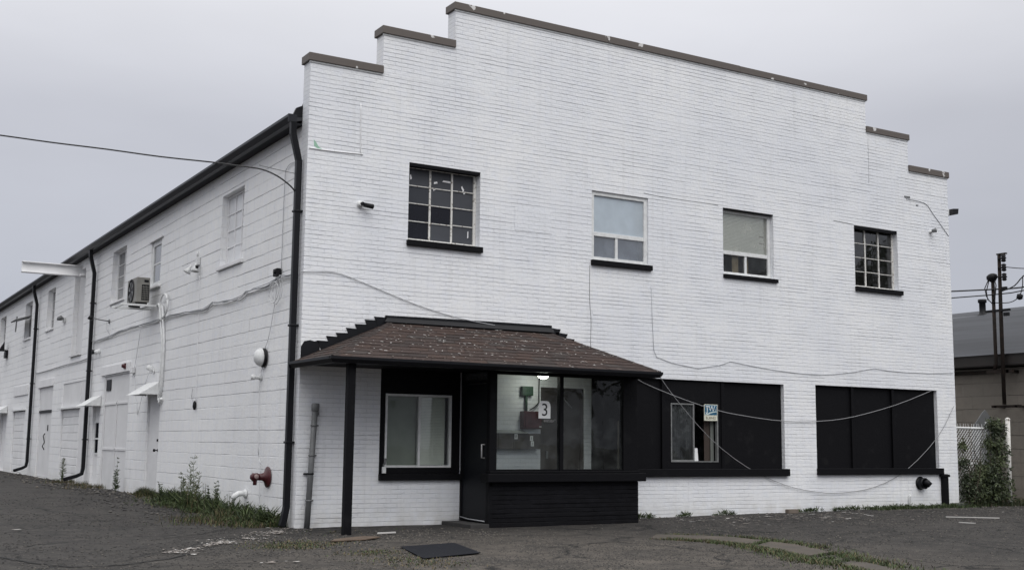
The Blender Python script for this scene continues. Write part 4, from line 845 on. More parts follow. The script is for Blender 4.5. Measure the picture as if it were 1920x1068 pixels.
# cooling unit on its shelf
ac = root('cooling_unit', (-.35, 8.6, 4.0), 'beige outdoor air conditioner unit on a wall shelf', 'air conditioner')
ACM = mat('beige_casing', (.24, .235, .215), .5, .3, 5)
MB().box(-.47, -.20, 8.2, 9.0, 4.02, 4.53).build('casing', ACM, ac, bevel=.012)
m = MB(); m.lathe((-.472, 8.64, 4.275), (-1, 0, 0), [(0, .25), (.012, .25), (.013, .235), (.003, .23), (.002, 0)], 32); m.build('fan_ring', M_dark, ac)
m = MB()
for k in range(6):
    a = k * math.pi / 3; m.prism([(-.478, 8.64 + .04 * math.cos(a), 4.27 + .04 * math.sin(a)), (-.478, 8.64 + .2 * math.cos(a + .1), 4.27 + .2 * math.sin(a + .1)), (-.478, 8.64 + .2 * math.cos(a + .6), 4.27 + .2 * math.sin(a + .6))], (-.004, 0, 0))
m.build('fan', M_grey, ac)
m = MB(); m.box(-.365, -.215, 8.192, 8.199, 4.06, 4.38); m.box(-.32, -.23, 8.192, 8.199, 4.43, 4.48); m.build('side_vent', M_dark, ac)
m = MB()
for k in range(4): m.box(-.365 + .03 * k + .027, -.365 + .03 * k + .032, 8.186, 8.1915, 4.06, 4.36)
for k in range(6): m.box(-.365, -.215, 8.1795, 8.1855, 4.10 + .045 * k, 4.107 + .045 * k)
m.build('side_grille', ACM, ac)
for y in (8.3, 8.88): MB().box(-.45, -.22, y, y + .05, 3.972, 4.018).build('foot', M_dark, ac)
sf = root('wall_shelf', (-.4, 8.6, 3.93), 'white steel shelf bracket carrying the air conditioner', 'bracket')
m = MB(); m.box(-.78, -.001, 8.12, 8.19, 3.93, 3.968); m.box(-.78, -.001, 8.86, 8.93, 3.93, 3.968); m.box(-.74, -.70, 8.19, 8.86, 3.935, 3.965); m.box(-.20, -.16, 8.19, 8.86, 3.935, 3.965); m.build('arm', M_trim, sf)
m = MB(); m.box(-.03, -.001, 8.12, 8.58, 3.62, 3.925); m.build('backplate', M_white, sf)
# hoist beam
hb = MB(); z0, z1 = 5.53, 5.82
hb.box(-1.50, .12, 16.42, 16.62, z1 - .025, z1); hb.box(-1.50, .12, 16.42, 16.62, z0, z0 + .025); hb.box(-1.50, .12, 16.51, 16.53, z0 + .026, z1 - .026)
tag(hb.build('hoist_beam', M_white, bevel=.004), 'white steel I beam sticking out of the side wall just below the gutter', 'beam')
tag(MB().box(-.10, .12, 16.0, 16.3, 5.50, 5.56).build('beam_plate', M_white), 'small white plate in the recess next to the steel I beam', 'plate')
# twin floodlight
tf = root('twin_floodlight', (-.05, 5.45, 4.4), 'twin cone white floodlight on the side wall below the nearest upper window', 'floodlight')
m = MB(); m.box(-.05, .0, 5.36, 5.50, 4.47, 4.60); m.tube([(-.03, 5.42, 4.62), (-.04, 5.42, 4.72)], .02, 8); m.build('mount', M_trim, tf)
for (c, ax) in (((-.07, 5.38, 4.47), (-.15, -.1, -1)), ((-.12, 5.54, 4.45), (-.55, .15, -1))):
    m = MB(); m.lathe(c, ax, [(-.03, .0), (-.02, .018), (.03, .022), (.06, .034), (.14, .078), (.142, .070), (.08, .03), (.079, 0)], 20); m.build('cone_shade', M_trim, tf)
m = MB(); m.lathe((-.04, 5.33, 4.42), (-1, 0, 0), [(0, .03), (.05, .03), (.051, 0)], 10); m.build('swivel', M_dark, tf)
# bell and friends
be = root('alarm_bell', (-.05, 1.6, 2.5), 'round white alarm bell on the side wall near the front corner', 'bell')
m = MB(); m.lathe((-.005, 1.55, 2.52), (-1, 0, 0), [(0, .15), (.03, .15), (.031, .13), (.04, .13)], 28); m.build('backplate', M_dark, be)
m = MB(); m.lathe((-.045, 1.58, 2.53), (-1, 0, -.05), [(0, .14), (.03, .14), (.07, .12), (.10, .08), (.115, .03), (.116, 0)], 28); m.build('gong', M_trim, be)
m = MB(); m.lathe((-.0, 1.70, 2.22), (-1, 0, 0), [(0, .05), (.02, .05), (.021, .03), (.10, .03), (.11, .04), (.15, .04), (.151, 0)], 14); tag(m.build('wall_sensor', M_trim), 'small white round sensor just below the alarm bell', 'sensor')
fd = root('fire_hose_inlet', (-.1, 1.2, .69), 'dark red fire department pipe inlet low on the side wall', 'hydrant inlet')
m = MB(); m.lathe((-.001, 1.2, .69), (-1, 0, 0), [(0, .155), (.012, .158), (.02, .14), (.05, .075), (.10, .052), (.17, .05), (.171, 0)], 28); m.build('flange', M_red, fd)
m = MB(); m.lathe((-.17, 1.2, .69), (-1, 0, 0), [(0, .058), (.06, .062), (.075, .058), (.076, .035), (.10, .035), (.101, 0)], 18); m.lathe((-.20, 1.2, .70), (0, -1, 0), [(0, .05), (.065, .052), (.066, .0)], 18); m.lathe((-.20, 1.2, .66), (0, 0, -1), [(0, .03), (.09, .03), (.091, 0)], 12); m.build('nozzle', M_red, fd)
m = MB(); m.lathe((-.20, 1.132, .70), (0, -1, 0), [(0, .036), (.004, .034), (.005, 0)], 16); m.build('cap_label', mat('faded_label', (.30, .22, .21), .6), fd)
m = MB(); m.tube([(.0, 2.2, .40), (-.06, 2.2, .405), (-.12, 2.2, .40), (-.17, 2.2, .37), (-.21, 2.2, .32)], .045, 14); m.lathe((-.0, 2.2, .40), (-1, 0, 0), [(0, .07), (.02, .072), (.03, .05)], 16); tag(m.build('vent_elbow', M_trim), 'white plastic elbow pipe low on the side wall above the weeds', 'pipe')
m = MB(); m.lathe((-.001, 10.73, 2.85), (-1, 0, 0), [(0, .06), (.05, .06), (.06, .045), (.11, .04), (.111, 0)], 14); m.box(-.06, -.0, 10.66, 10.80, 2.79, 2.91); tag(m.build('fire_alarm_horn', M_red), 'small dark red fire alarm horn on the lintel of the closed up doorway', 'alarm')
def gooseneck(y, z, L, label):
    r_ = root('gooseneck_lamp', (-.1, y, z), label, 'lamp'); m = MB(); m.lathe((0, y, z), (-1, 0, 0), [(0, .05), (.02, .05), (.021, .02)], 12); m.tube([(-.02, y, z), (-L * .5, y, z + .02), (-L, y, z + .06)], .014, 6); m.build('arm', M_grey, r_)
    m = MB(); m.lathe((-L, y, z + .11), (-.3, 0, -1), [(0, .02), (.02, .05), (.10, .065), (.101, 0)], 14); m.build('shade', M_dark, r_)
gooseneck(12.75, 4.02, .42, 'small dark lamp on a thin arm left of the air conditioner')
m = MB(); m.tube([(-.02, 12.95, 4.0), (-.03, 12.9, 3.85), (-.02, 12.6, 3.7)], .006, 5); tag(m.build('lamp_wire', M_cable_g), 'thin wire hanging from the small dark gooseneck lamp', 'cable')
m = MB(); m.lathe((-.0, 14.05, 3.37), (-1, 0, -.1), [(0, .05), (.06, .05), (.10, .065), (.101, 0)], 14); tag(m.build('dome_sensor', M_dark), 'small dark dome sensor beside the second downspout', 'sensor')
m = MB(); m.lathe((-.0, 13.66, 3.36), (-1, 0, -.3), [(0, .06), (.04, .06), (.12, .05), (.121, 0)], 14); tag(m.build('small_camera', M_trim), 'small white wall camera right of the second downspout', 'camera')
m = MB(); m.lathe((-.0, 8.35, 2.62), (-1, 0, 0), [(0, .05), (.03, .05)], 12); m.lathe((-.05, 8.35, 2.66), (-.9, -.4, .5), [(-.06, .03), (0, .05), (.10, .055), (.101, 0)], 14); tag(m.build('door_lamp', M_trim), 'small white lamp on the wall above the awning of the nearest side door', 'lamp')
m = MB(); m.box(-.07, .0, 9.95, 10.15, 2.66, 2.80); tag(m.build('outlet_box', M_white, bevel=.01), 'small white outlet box right of the red fire alarm horn', 'electrical box')
fl2 = root('far_floodlight', (-.2, 18.5, 4.55), 'small twin white floodlight between the hoist beam and the side window beyond it', 'floodlight')
m = MB(); m.box(-.06, 0, 18.42, 18.58, 4.46, 4.6); m.build('mount', M_trim, fl2); m = MB(); m.lathe((-.06, 18.4, 4.55), (-.8, -.6, .3), [(0, .03), (.12, .06), (.121, 0)], 12); m.lathe((-.06, 18.6, 4.55), (-.8, .6, .3), [(0, .03), (.12, .06), (.121, 0)], 12); m.build('heads', M_grey, fl2)
fl3 = root('far_floodlight', (-.2, 29.0, 4.35), 'black rectangular floodlight at the far left end of the side wall', 'floodlight')
m = MB(); m.box(-.55, -.0, 28.9, 29.0, 4.28, 4.33); m.box(-.55, -.50, 28.9, 29.3, 4.05, 4.28); m.box(-.08, -.0, 28.9, 29.3, 4.05, 4.28); m.build('bracket', M_dark, fl3); m = MB(); m.prism([(-.12, 28.95, 4.33), (-.28, 28.95, 4.33), (-.12, 28.95, 4.62)], (0, .25, 0)); m.build('head', M_dark, fl3)

# overhead service cable into the front corner
drop = [(-0.05, 0.17, 4.85), (-0.16, 0.16, 4.96), (-0.27, 0.16, 5.04), (-0.4, 0.16, 5.11), (-0.55, 0.19, 5.17), (-0.71, 0.22, 5.2), (-1.0, 0.31, 5.22), (-1.29, 0.38, 5.24), (-2.0, 0.63, 5.28), (-2.7, 0.86, 5.34), (-3.38, 1.14, 5.4), (-4.05, 1.41, 5.47), (-4.84, 1.87, 5.58), (-11.5, 5.2, 6.4), (-18.0, 8.0, 7.6)]
cable('overhead_cable', drop, .011, M_cable_b, 'black overhead service cable sagging from the left into the front corner', n=6)
cable('messenger_wire', [(-.05, .21, 5.19), (-.4, .14, 5.20), (-.70, .10, 5.22)], .005, M_grey, 'short thin wire tying the black overhead cable to the corner', cat='wire')
WOOD = mat('weathered_wood', (.09, .075, .06), .85, .4, 6)
for (x, y, h, lb) in ((-18.15, 8.05, 8.2, 'wooden utility pole left of the picture holding the black overhead cable'), (23.1, -14.1, 8.0, 'wooden utility pole right of the picture holding the service wires')):
    hp = root('utility_pole', (x, y, 0), lb, 'pole')
    m = MB(); m.tube([(x, y, -.1), (x, y, h)], [.16, .11], 12); m.build('shaft', WOOD, hp)
    m = MB(); m.box(x - .06, x + .06, y - .9, y + .9, h - .75, h - .63); m.build('crossarm', WOOD, hp)

# ------------------------------------------------------------------ neighbour on the right
NB = root('grey_block_building', (21, 8, 0), 'low grey concrete block building with a dark curved roof, right of the white building', 'building')
m = MB(); coursed(m, lambda u, dd, z: (18 + dd, u, z), -.1, 3.12, lambda z: (-3, 24), [], .31, (2, 6), .012, .014, []); m.box(18.02, 30, -3.0, -2.98, -.1, 3.1); m.box(18.02, 30, 23.9, 24, -.1, 3.1); m.box(29.9, 30, -2.98, 23.9, -.1, 3.1); m.build('block_wall', M_nblock, NB)
m = MB(); m.box(17.70, 17.74, -3.4, 24.4, 3.17, 3.42); m.box(17.74, 18.3, -3.4, 24.4, 3.15, 3.19); m.build('fascia', mat('dark_brown_fascia', (.022, .018, .016), .6, .3, 4), NB)
def neighbour_roof():
    m = bpy.data.materials.new('rolled_roofing'); m.use_nodes = True; t = m.node_tree; p = t.nodes['Principled BSDF']; p.inputs['Roughness'].default_value = .8
    g_ = t.nodes.new('ShaderNodeNewGeometry'); mp_ = t.nodes.new('ShaderNodeMapping'); mp_.inputs['Scale'].default_value = (1.6, .12, 1.6); link(t, g_.outputs['Position'], mp_.inputs[0])
    n = t.nodes.new('ShaderNodeTexNoise'); n.inputs['Scale'].default_value = 1.5; n.inputs['Detail'].default_value = 6; link(t, mp_.outputs[0], n.inputs['Vector'])
    cr_ = t.nodes.new('ShaderNodeValToRGB'); link(t, n.outputs[0], cr_.inputs[0]); cr_.color_ramp.elements[0].color = (.019, .021, .027, 1); cr_.color_ramp.elements[0].position = .35
    cr_.color_ramp.elements[1].color = (.036, .039, .048, 1); cr_.color_ramp.elements[1].position = .62; e = cr_.color_ramp.elements.new(.70); e.color = (.13, .14, .155, 1)
    link(t, cr_.outputs[0], p.inputs['Base Color']); return m
arc = [(17.66, 3.42), (18.8, 3.86), (20.2, 4.36), (21.6, 4.80), (22.9, 5.12), (24.0, 5.33), (25.1, 5.12), (27, 4.6), (30.3, 3.45)]
m = MB()
for (a, za), (b, zb_) in zip(arc[:-1], arc[1:]): m.add([(a, -3.4, za), (a, 24.4, za), (b, 24.4, zb_ - .0), (b, -3.4, zb_)], [(0, 3, 2, 1)])
for k in range(14): y_ = -2 + k * 1.9; m.add([(17.66, y_, 3.432), (17.66, y_ + .06, 3.432), (24, y_ + .06, 5.342), (24, y_, 5.342)], [(0, 3, 2, 1)]) if False else None
m.add([(a, -3.4, z) for a, z in arc], [tuple(range(len(arc)))]); m.add([(a, 24.4, z) for a, z in arc], [tuple(range(len(arc)))[::-1]])
m.build('roof', neighbour_roof(), NB)
m = MB(); m.lathe((22.5, 5.48, 4.95), (0, 0, 1), [(0, .22), (.08, .12), (.12, .09), (.40, .09), (.41, .12), (.50, .12), (.51, 0)], 16); m.build('roof_vent', M_dark, NB)
# service masts
RM = mat('rusty_dark_steel', (.013, .011, .010), .8, vscale=8, col2=(.030, .021, .017), bump=.4, spec=.2)
m1 = root('service_mast', (17.6, 1.46, 3), 'shorter steel service mast with a weatherhead on the grey building', 'mast')
m = MB(); m.tube([(17.6, 1.45, 5.15), (17.6, 1.46, 3.2), (17.66, 1.55, 3.05), (17.9, 1.75, 3.03), (17.9, 3.4, 3.03)], .042, 10); m.build('pipe', RM, m1)
m = MB(); m.lathe((17.6, 1.44, 5.12), (-.15, .15, 1), [(0, .06), (.03, .08), (.08, .13), (.15, .12), (.19, .06), (.2, 0)], 16); m.build('weatherhead', M_dark, m1)
m = MB()
for k, (a, b) in enumerate(((.14, .10), (.18, .02), (-.10, .16), (-.13, -.02))): m.tube([(17.58, 1.46 + a * .5, 5.18), (17.55, 1.46 + a, 5.0 - b), (17.55, 1.46 + a * .8, 4.8 - b), (17.57, 1.47, 4.6)], .012, 5)
m.build('drip_loop', M_cable_b, m1)
m2 = root('service_mast', (17.6, 1.27, 2.2), 'taller steel service mast with three insulators on the grey building', 'mast')
m = MB(); m.tube([(17.6, 1.25, 5.74), (17.6, 1.27, 4.4), (17.62, 1.30, 2.25)], [.042, .046, .046], 10); m.box(17.56, 17.64, 1.06, 1.30, 5.73, 5.76); m.build('pipe', RM, m2)
for z in (5.63, 5.41, 5.19):
    m = MB(); m.lathe((17.55, 1.10, z - .09), (0, 0, 1), [(0, .03), (.03, .06), (.06, .04), (.09, .07), (.12, .04), (.15, .06), (.18, .03), (.181, 0)], 12); m.box(17.53, 17.57, 1.1, 1.25, z - .012, z + .012); m.build('insulator', M_dark, m2)
m = MB(); m.box(17.62, 17.68, 1.05, 1.75, 2.98, 3.06); m.box(17.62, 17.99, 1.15, 1.22, 2.98, 3.05); m.build('strut', RM, m2)
m = MB(); m.box(17.66, 17.72, .92, 1.68, 2.18, 2.24); m.box(17.66, 17.99, 1.0, 1.06, 2.18, 2.23); m.box(17.66, 17.99, 1.55, 1.61, 2.18, 2.23); m.build('strut', RM, m2)
m = MB(); m.box(17.56, 17.62, 1.02, 1.66, 4.40, 4.45); m.box(17.52, 17.58, 1.05, 1.18, 4.88, 4.96); m.box(17.52, 17.58, 1.02, 1.15, 4.28, 4.36); m.build('bracket', M_dark, m2)
K = 'service wires at the masts'
cable('service_wire', [(14.30, 6.5, 5.35), (16.0, 3.7, 4.98), (17.5, 1.5, 4.93), (17.9, .4, 4.98), (17.6, -3, 5.25), (20, -8.5, 6.0), (23.0, -14.0, 7.4)], .018, M_cable_b, 'upper twisted wire running from behind the white building past the masts', group=K)
cable('service_wire', [(14.30, 6.2, 4.9), (15.6, 4.2, 4.72), (17.5, 1.5, 4.80), (17.9, .4, 4.92), (17.6, -3, 5.2), (20, -8.6, 5.9), (23.0, -14.1, 7.3)], .014, M_cable_b, 'lower of the two long wires crossing behind the masts', group=K)
cable('service_wire', [(17.52, 1.08, 5.42), (17.6, .6, 5.33), (17.7, .1, 5.30), (17.6, -1.5, 5.5), (20, -8.0, 6.2), (23.0, -14.3, 7.4)], .010, M_cable_b, 'thin wire leaving the middle insulator to the right', group=K)
cable('service_wire', [(17.55, 1.2, 4.86), (17.55, .85, 4.95), (17.55, .60, 5.15), (17.55, .25, 5.24), (17.6, -1.5, 5.38), (20, -8.2, 6.1), (23.0, -13.8, 7.35)], .014, M_cable_b, 'curved wire rising right of the masts', group=K)
cable('service_wire', [(17.58, 1.42, 4.62), (17.55, 1.0, 4.58), (17.55, .75, 4.68), (17.55, .64, 4.9), (17.55, .62, 5.16)], .011, M_cable_b, 'looped jumper wire hanging lowest right of the masts', group=K)
m = MB(); m.lathe((17.55, .74, 4.62), (0, -.3, 1), [(0, .02), (.03, .07), (.12, .07), (.14, .02), (.141, 0)], 10); tag(m.build('splice_block', M_dark), 'dark round splice on the jumper wire right of the masts', 'splice')

# ------------------------------------------------------------------ fence with vine
fe = root('chain_link_fence', (15.1, .12, 0), 'white chain link fence panel between the two buildings', 'fence')
fy_ = .12
m = MB(); x0, x1, z0, z1 = 14.36, 15.82, .10, 1.68; s = .085
k = x0 - (z1 - z0)
while k < x1:
    for dirn in (1, -1):
        pts = []
        for (xa, za) in ((k, z0), (k + (z1 - z0), z1)):
            pts.append((xa, za) if dirn == 1 else (xa, z0 + z1 - za))
        (xa, za), (xb, zb_) = pts; sl_k = (zb_ - za) / (xb - xa)
        a_, b_ = max(xa, x0), min(xb, x1)
        if b_ - a_ > .02: m.tube([(a_, fy_ + .002 * dirn, za + sl_k * (a_ - xa)), (b_, fy_ + .002 * dirn, za + sl_k * (b_ - xa))], .0058, 4)
    k += s
for k in range(17): m.tube([(x0 + .04 + k * .085, fy_, 1.67), (x0 + .04 + k * .085 + random.uniform(-.02, .02), fy_, 1.75)], .005, 4)
m.build('wire_mesh', M_trim, fe)
m = MB(); m.tube([(x0, fy_, 1.665), (x1, fy_, 1.655)], .022, 8); m.tube([(x0, fy_, .92), (x1, fy_, .92)], .014, 6); m.build('rail', M_trim, fe)
m = MB(); m.tube([(15.93, .02, -.05), (15.97, .02, 1.86)], .048, 12); m.lathe((15.97, .02, 1.85), (0, 0, 1), [(0, .055), (.03, .05), (.05, .02), (.052, 0)], 12); m.build('post', M_old, fe)
m = MB(); m.tube([(15.40, fy_, .9), (15.40, fy_, 1.80)], .028, 10); m.build('post', M_trim, fe)
m = MB(); m.box(15.82, 15.90, fy_ - .06, fy_ - .03, 1.35, 1.45); m.box(15.82, 15.90, fy_ - .06, fy_ - .03, .5, .6); m.build('hinge', M_grey, fe)
tag(MB().prism([(16.7, 1.5, 1.0), (17.5, 1.5, .9), (17.46, 1.48, 1.86), (17.2, 1.5, 2.12), (17.1, 1.5, 2.06), (16.75, 1.5, 1.72)], (0, .02, 0)).build('grey_sheet', mat('grey_plastic_sheet', (.14, .145, .15), .6, .2, 3)), 'pale grey sheet leaning behind the chain link fence', 'sheet')
LG = [mat('leaf_%s' % n, c, .6, .3, 8) for n, c in (('dark', (.036, .050, .022)), ('mid', (.070, .092, .038)), ('light', (.11, .135, .060)), ('dry', (.085, .072, .035)))]
def leaf(mb, p, L, W, dirv, nrm, mi):
    dirv = dirv.normalized(); side = dirv.cross(nrm).normalized() * W * .5; nrm = side.cross(dirv).normalized()
    mb.add([p, p + dirv * L * .45 + side + nrm * L * .08, p + dirv * L, p + dirv * L * .45 - side + nrm * L * .08], [(0, 1, 2, 3)], mi)
def rv(): return Vector((random.gauss(0, 1), random.gauss(0, 1), random.gauss(0, 1))).normalized()
random.seed(21)
vi = root('vine_shrub', (15.2, .05, 0), 'dense green vine shrub climbing over the chain link fence', 'shrub')
m = MB()
cl = [(14.65, .35, .35), (15.2, .4, .45), (15.5, .4, .42), (15.4, .85, .36), (15.6, 1.2, .26), (15.55, 1.58, .24), (14.45, .95, .13), (15.05, .75, .24), (15.35, 1.35, .2), (14.6, .62, .22), (15.62, 1.72, .16), (15.38, 1.76, .14), (14.45, 1.3, .09)]
for (cx, cz, rad) in cl:
    for k in range(int(820 * rad * rad / .16 + 60)):
        v = rv() * rad * 1.12 * (random.random() ** .6); p = Vector((cx + v.x, .0 + v.y * .75, cz + v.z * .9))
        if p.z < .03 or p.x < 14.33 or p.x > 15.88: continue
        tone_ = mnoise.noise(p * 3.5) + random.gauss(0, .25)
        leaf(m, p, random.uniform(.05, .13), random.uniform(.018, .045), rv() + Vector((0, -.3, -.5)), rv() + Vector((0, -.6, .5)), 0 if tone_ < .05 else 1 if tone_ < .45 else 2)
m.build('foliage', LG, vi)
m = MB()
for k in range(14):
    x = random.uniform(14.5, 15.8); P = [Vector((x, random.uniform(-.15, .1), 0))]
    for j in range(6): P.append(P[-1] + Vector((random.gauss(0, .08), random.gauss(0, .04), random.uniform(.18, .34))))
    m.tube(P, [.012 - .0015 * i for i in range(7)], 5)
m.build('stems', mat('vine_stem', (.05, .04, .025), .8), vi)

# ------------------------------------------------------------------ paving details
def strip(name, up, lo, mt, kind, dz=.02):
    m = MB(); n = len(up)
    vt = [(x, y, gh(x, y) + dz) for x, y in up] + [(x, y, gh(x, y) + dz) for x, y in lo]; vb_ = [(x, y, z - dz - .05) for x, y, z in vt]
    m.add(vt, [(i, n + i, n + i + 1, i + 1) for i in range(n - 1)]); per = list(range(n)) + list(range(2 * n - 1, n - 1, -1))
    m.add([vt[i] for i in per] + [vb_[i] for i in per], [(i, (i + 1) % (2 * n), 2 * n + (i + 1) % (2 * n), 2 * n + i) for i in range(2 * n)])
    return tag(m.build(name, mt, bevel=.004), kind=kind)
U = [(4.2, -2.95), (4.85, -3.45), (4.86, -4.33), (4.70, -5.23), (4.20, -6.34), (3.73, -7.25), (3.2, -8.6)]
Lo = [(3.66, -3.5), (4.12, -4.11), (4.02, -4.91), (3.85, -5.68), (3.54, -6.54), (3.22, -7.45), (2.75, -8.7)]
def lerp2(a, b, t): return (a[0] + (b[0] - a[0]) * t, a[1] + (b[1] - a[1]) * t)
slabs = [(0, 2.15), (2.27, 3.8), (4.75, 6)]
def at(L_, t): i = min(int(t), len(L_) - 2); return lerp2(L_[i], L_[i + 1], t - i)
for k, (a, b) in enumerate(slabs):
    ts = np.linspace(a, b, 4); strip('path_slab', [at(U, t) for t in ts], [at(Lo, t) for t in ts], M_conc, 'structure', .012)
mt_ = MB()
mc = [(0.0, -3.47), (0.8, -3.33), (0.51, -4.5), (-0.35, -4.78)]
mt_.prism([(x, y, gh(x, y) + .012) for x, y in mc], (0, 0, .008)); tag(mt_.build('door_mat', M_mat, bevel=.005), 'black rubber mat lying askew on the asphalt in front of the porch', 'mat')
bdm = MB(); bdm.prism([(-.45, -2.45, .012), (.05, -2.38, .012), (.36, -2.15, .018), (.20, -1.98, .018), (-.30, -2.2, .013)], (0, 0, .014)); tag(bdm.build('plywood_scrap', mat('wet_plywood', (.12, .085, .06), .8, .4, 6, bump=.4), bevel=.003), 'flat brown board lying on the ground at the foot of the porch post', 'board')
wp = MB(); wp.prism([(.55, -1.62, .02), (.85, -1.56, .02), (.88, -1.50, .02), (.60, -1.53, .02)], (0, 0, .015)); tag(wp.build('white_scrap', M_fleck), 'small white scrap of trim on the ground right of the porch post', 'scrap')
tag(MB().box(9.35, 9.60, -.22, -.12, .03, .105).build('loose_brick', mat('tan_block', (.17, .14, .115), .85, .3, 9, bump=.5), bevel=.01), 'loose tan block lying at the foot of the brick under the black openings', 'brick')
tag(MB().box(14.0, 14.24, -.16, -.02, .03, .14).build('grey_block', mat('mossy_block', (.10, .11, .09), .85, .3, 9), bevel=.01), 'small mossy block at the right foot of the brick front', 'block')
random.seed(9)
for k, (p, q_) in enumerate((((10.96, -2.36), (11.60, -2.95)), ((9.99, -3.40), (10.05, -3.66)))):
    d_ = (Vector(q_) - Vector(p)).normalized(); n_ = Vector((-d_.y, d_.x)) * .012; z = gh(*p) + .012
    m = MB(); m.prism([(p[0] - n_.x, p[1] - n_.y, z), (q_[0] - n_.x, q_[1] - n_.y, z), (q_[0] + n_.x, q_[1] + n_.y, z), (p[0] + n_.x, p[1] + n_.y, z)], (0, 0, .014)); tag(m.build('white_lath', M_fleck), ('long' if k == 0 else 'short') + ' white painted lath lying on the asphalt near the right corner', 'lath')
# flakes of white paint and stone chips
m = MB()
def flake(x, y, r, mi=0, el=1.0, th=None, dz=.014):
    n = random.randint(4, 6); th = random.uniform(0, 6.28) if th is None else th; z = gh(x, y) + dz; pts = []
    for k in range(n):
        a = 2 * math.pi * k / n + random.uniform(-.3, .3); px = r * el * math.cos(a) * random.uniform(.6, 1); py = r * math.sin(a) * random.uniform(.6, 1)
        pts.append((x + px * math.cos(th) - py * math.sin(th), y + px * math.sin(th) + py * math.cos(th), z + random.uniform(0, .004)))
    m.add(pts, [tuple(range(n))], mi)
for k in range(1500):
    t = random.random() ** .9; w_ = .03 + .16 * abs(mnoise.noise(Vector((t * 7, 1, 2)))) * 2; x = -2.6 + 2.5 * t + random.gauss(0, w_); y = -3.15 + 3.0 * t + random.gauss(0, w_)
    if mnoise.noise(Vector((x * 2.6, y * 2.6, 5))) < -.05 and random.random() < .85: continue
    flake(x, y, random.uniform(.004, .018) * (1.9 if random.random() < .05 else 1), random.choice([0, 1, 1, 1]), random.uniform(1, 3), .9 + random.gauss(0, .5), .014)
for k in range(150): flake(random.uniform(6.2, 10.5), random.triangular(-2.9, -.15, -.8), random.uniform(.01, .035), random.choice([0, 1, 1]), random.uniform(1, 4), random.gauss(0, .5))
for k in range(70): flake(random.uniform(10, 16), random.triangular(-3.5, -.2, -1), random.uniform(.01, .03), random.choice([0, 1, 1]), random.uniform(1, 3), random.gauss(0, .5))
for k in range(120): flake(random.gauss(-.12, .12), random.uniform(1, 24), random.uniform(.01, .04), random.choice([0, 1, 1]), random.uniform(1, 2))
for (x, y) in ((-1.95, -4.45), (-1.8, -4.5), (-2.4, -3.35), (-4.1, 1.2), (-3.6, 1.1), (7.5, -1.1), (8.3, -.8), (8.9, -1.5)): 
    for _ in range(4): flake(x + random.gauss(0, .07), y + random.gauss(0, .05), random.uniform(.015, .045), random.choice([0, 1]), 1.8, .2, .014)
tag(m.build('paint_flakes', [M_fleck, M_fleck2]), 'scattered flakes of white paint on the asphalt', 'paint flakes', kind='stuff')
# loose stones
m = MB()
OC = [(1, 0, 0), (-1, 0, 0), (0, 1, 0), (0, -1, 0), (0, 0, 1), (0, 0, -1)]; OF = [(0, 2, 4), (2, 1, 4), (1, 3, 4), (3, 0, 4), (2, 0, 5), (1, 2, 5), (3, 1, 5), (0, 3, 5)]
def stone(x, y, r, mi):
    z = gh(x, y); th = random.uniform(0, 3); s1, s2, s3_ = random.uniform(.7, 1.3), random.uniform(.6, 1.2), random.uniform(.35, .8)
    m.add([(x + r * (a * s1 * math.cos(th) - b * s2 * math.sin(th)), y + r * (a * s1 * math.sin(th) + b * s2 * math.cos(th)), z + r * c * s3_ + r * .3) for a, b, c in OC], OF, mi)
for k in range(26000):
    x = random.gauss(.8, 3.2); y = random.gauss(-5.4, 2.1)
    if y > -1.1 and x > 0: continue
    if mnoise.noise(Vector((x * .9, y * .9, 8))) < -.1 and random.random() < .75: continue
    stone(x, y, random.uniform(.004, .0125), random.choice([0, 0, 1, 1, 2]))
for k in range(9000):
    x = random.uniform(-6.5, 0); y = random.triangular(-5.5, 12, -2)
    if mnoise.noise(Vector((x * .7, y * .5, 3))) < 0 and random.random() < .8: continue
    stone(x, y, random.uniform(.006, .018), random.choice([0, 1, 1, 1]))
for k in range(9000):
    x = random.uniform(4.5, 17); y = random.triangular(-8, -.1, -2)
    if mnoise.noise(Vector((x * .5, y * .7, 6))) < -.05 and random.random() < .8: continue
    stone(x, y, random.uniform(.006, .018), random.choice([0, 0, 1, 1, 1, 1, 2]))
for k in range(1500): stone(-abs(random.gauss(0, .5)) - .02, random.uniform(.3, 30), random.uniform(.006, .025), random.choice([0, 1, 1, 2]))
for k in range(420): stone(-abs(random.gauss(0, .45)) - .05, random.triangular(6, 26, 9), random.uniform(.02, .055), random.choice([0, 1, 1, 2]))
for k in range(160): stone(-1.0 + random.gauss(0, .35), random.uniform(1.5, 8), random.uniform(.015, .04), random.choice([0, 1, 1]))
for k in range(1200): stone(random.uniform(-1.4, 2.4), random.gauss(-1.9, .6), random.uniform(.005, .018), random.choice([0, 1, 2]))
for k in range(1200): stone(random.uniform(5.5, 16), -abs(random.gauss(0, .6)) - .03, random.uniform(.006, .02), random.choice([0, 1, 2]))
for k in range(900): stone(random.uniform(-7, 0), random.uniform(-4, 14), random.uniform(.005, .014), random.choice([0, 1]))
tag(m.build('gravel', [mat('stone_grey', (.075, .070, .065), .9), mat('stone_dark', (.045, .043, .042), .9), mat('stone_pale', (.135, .122, .108), .9)]), 'loose grey gravel over the asphalt', 'gravel', kind='stuff')
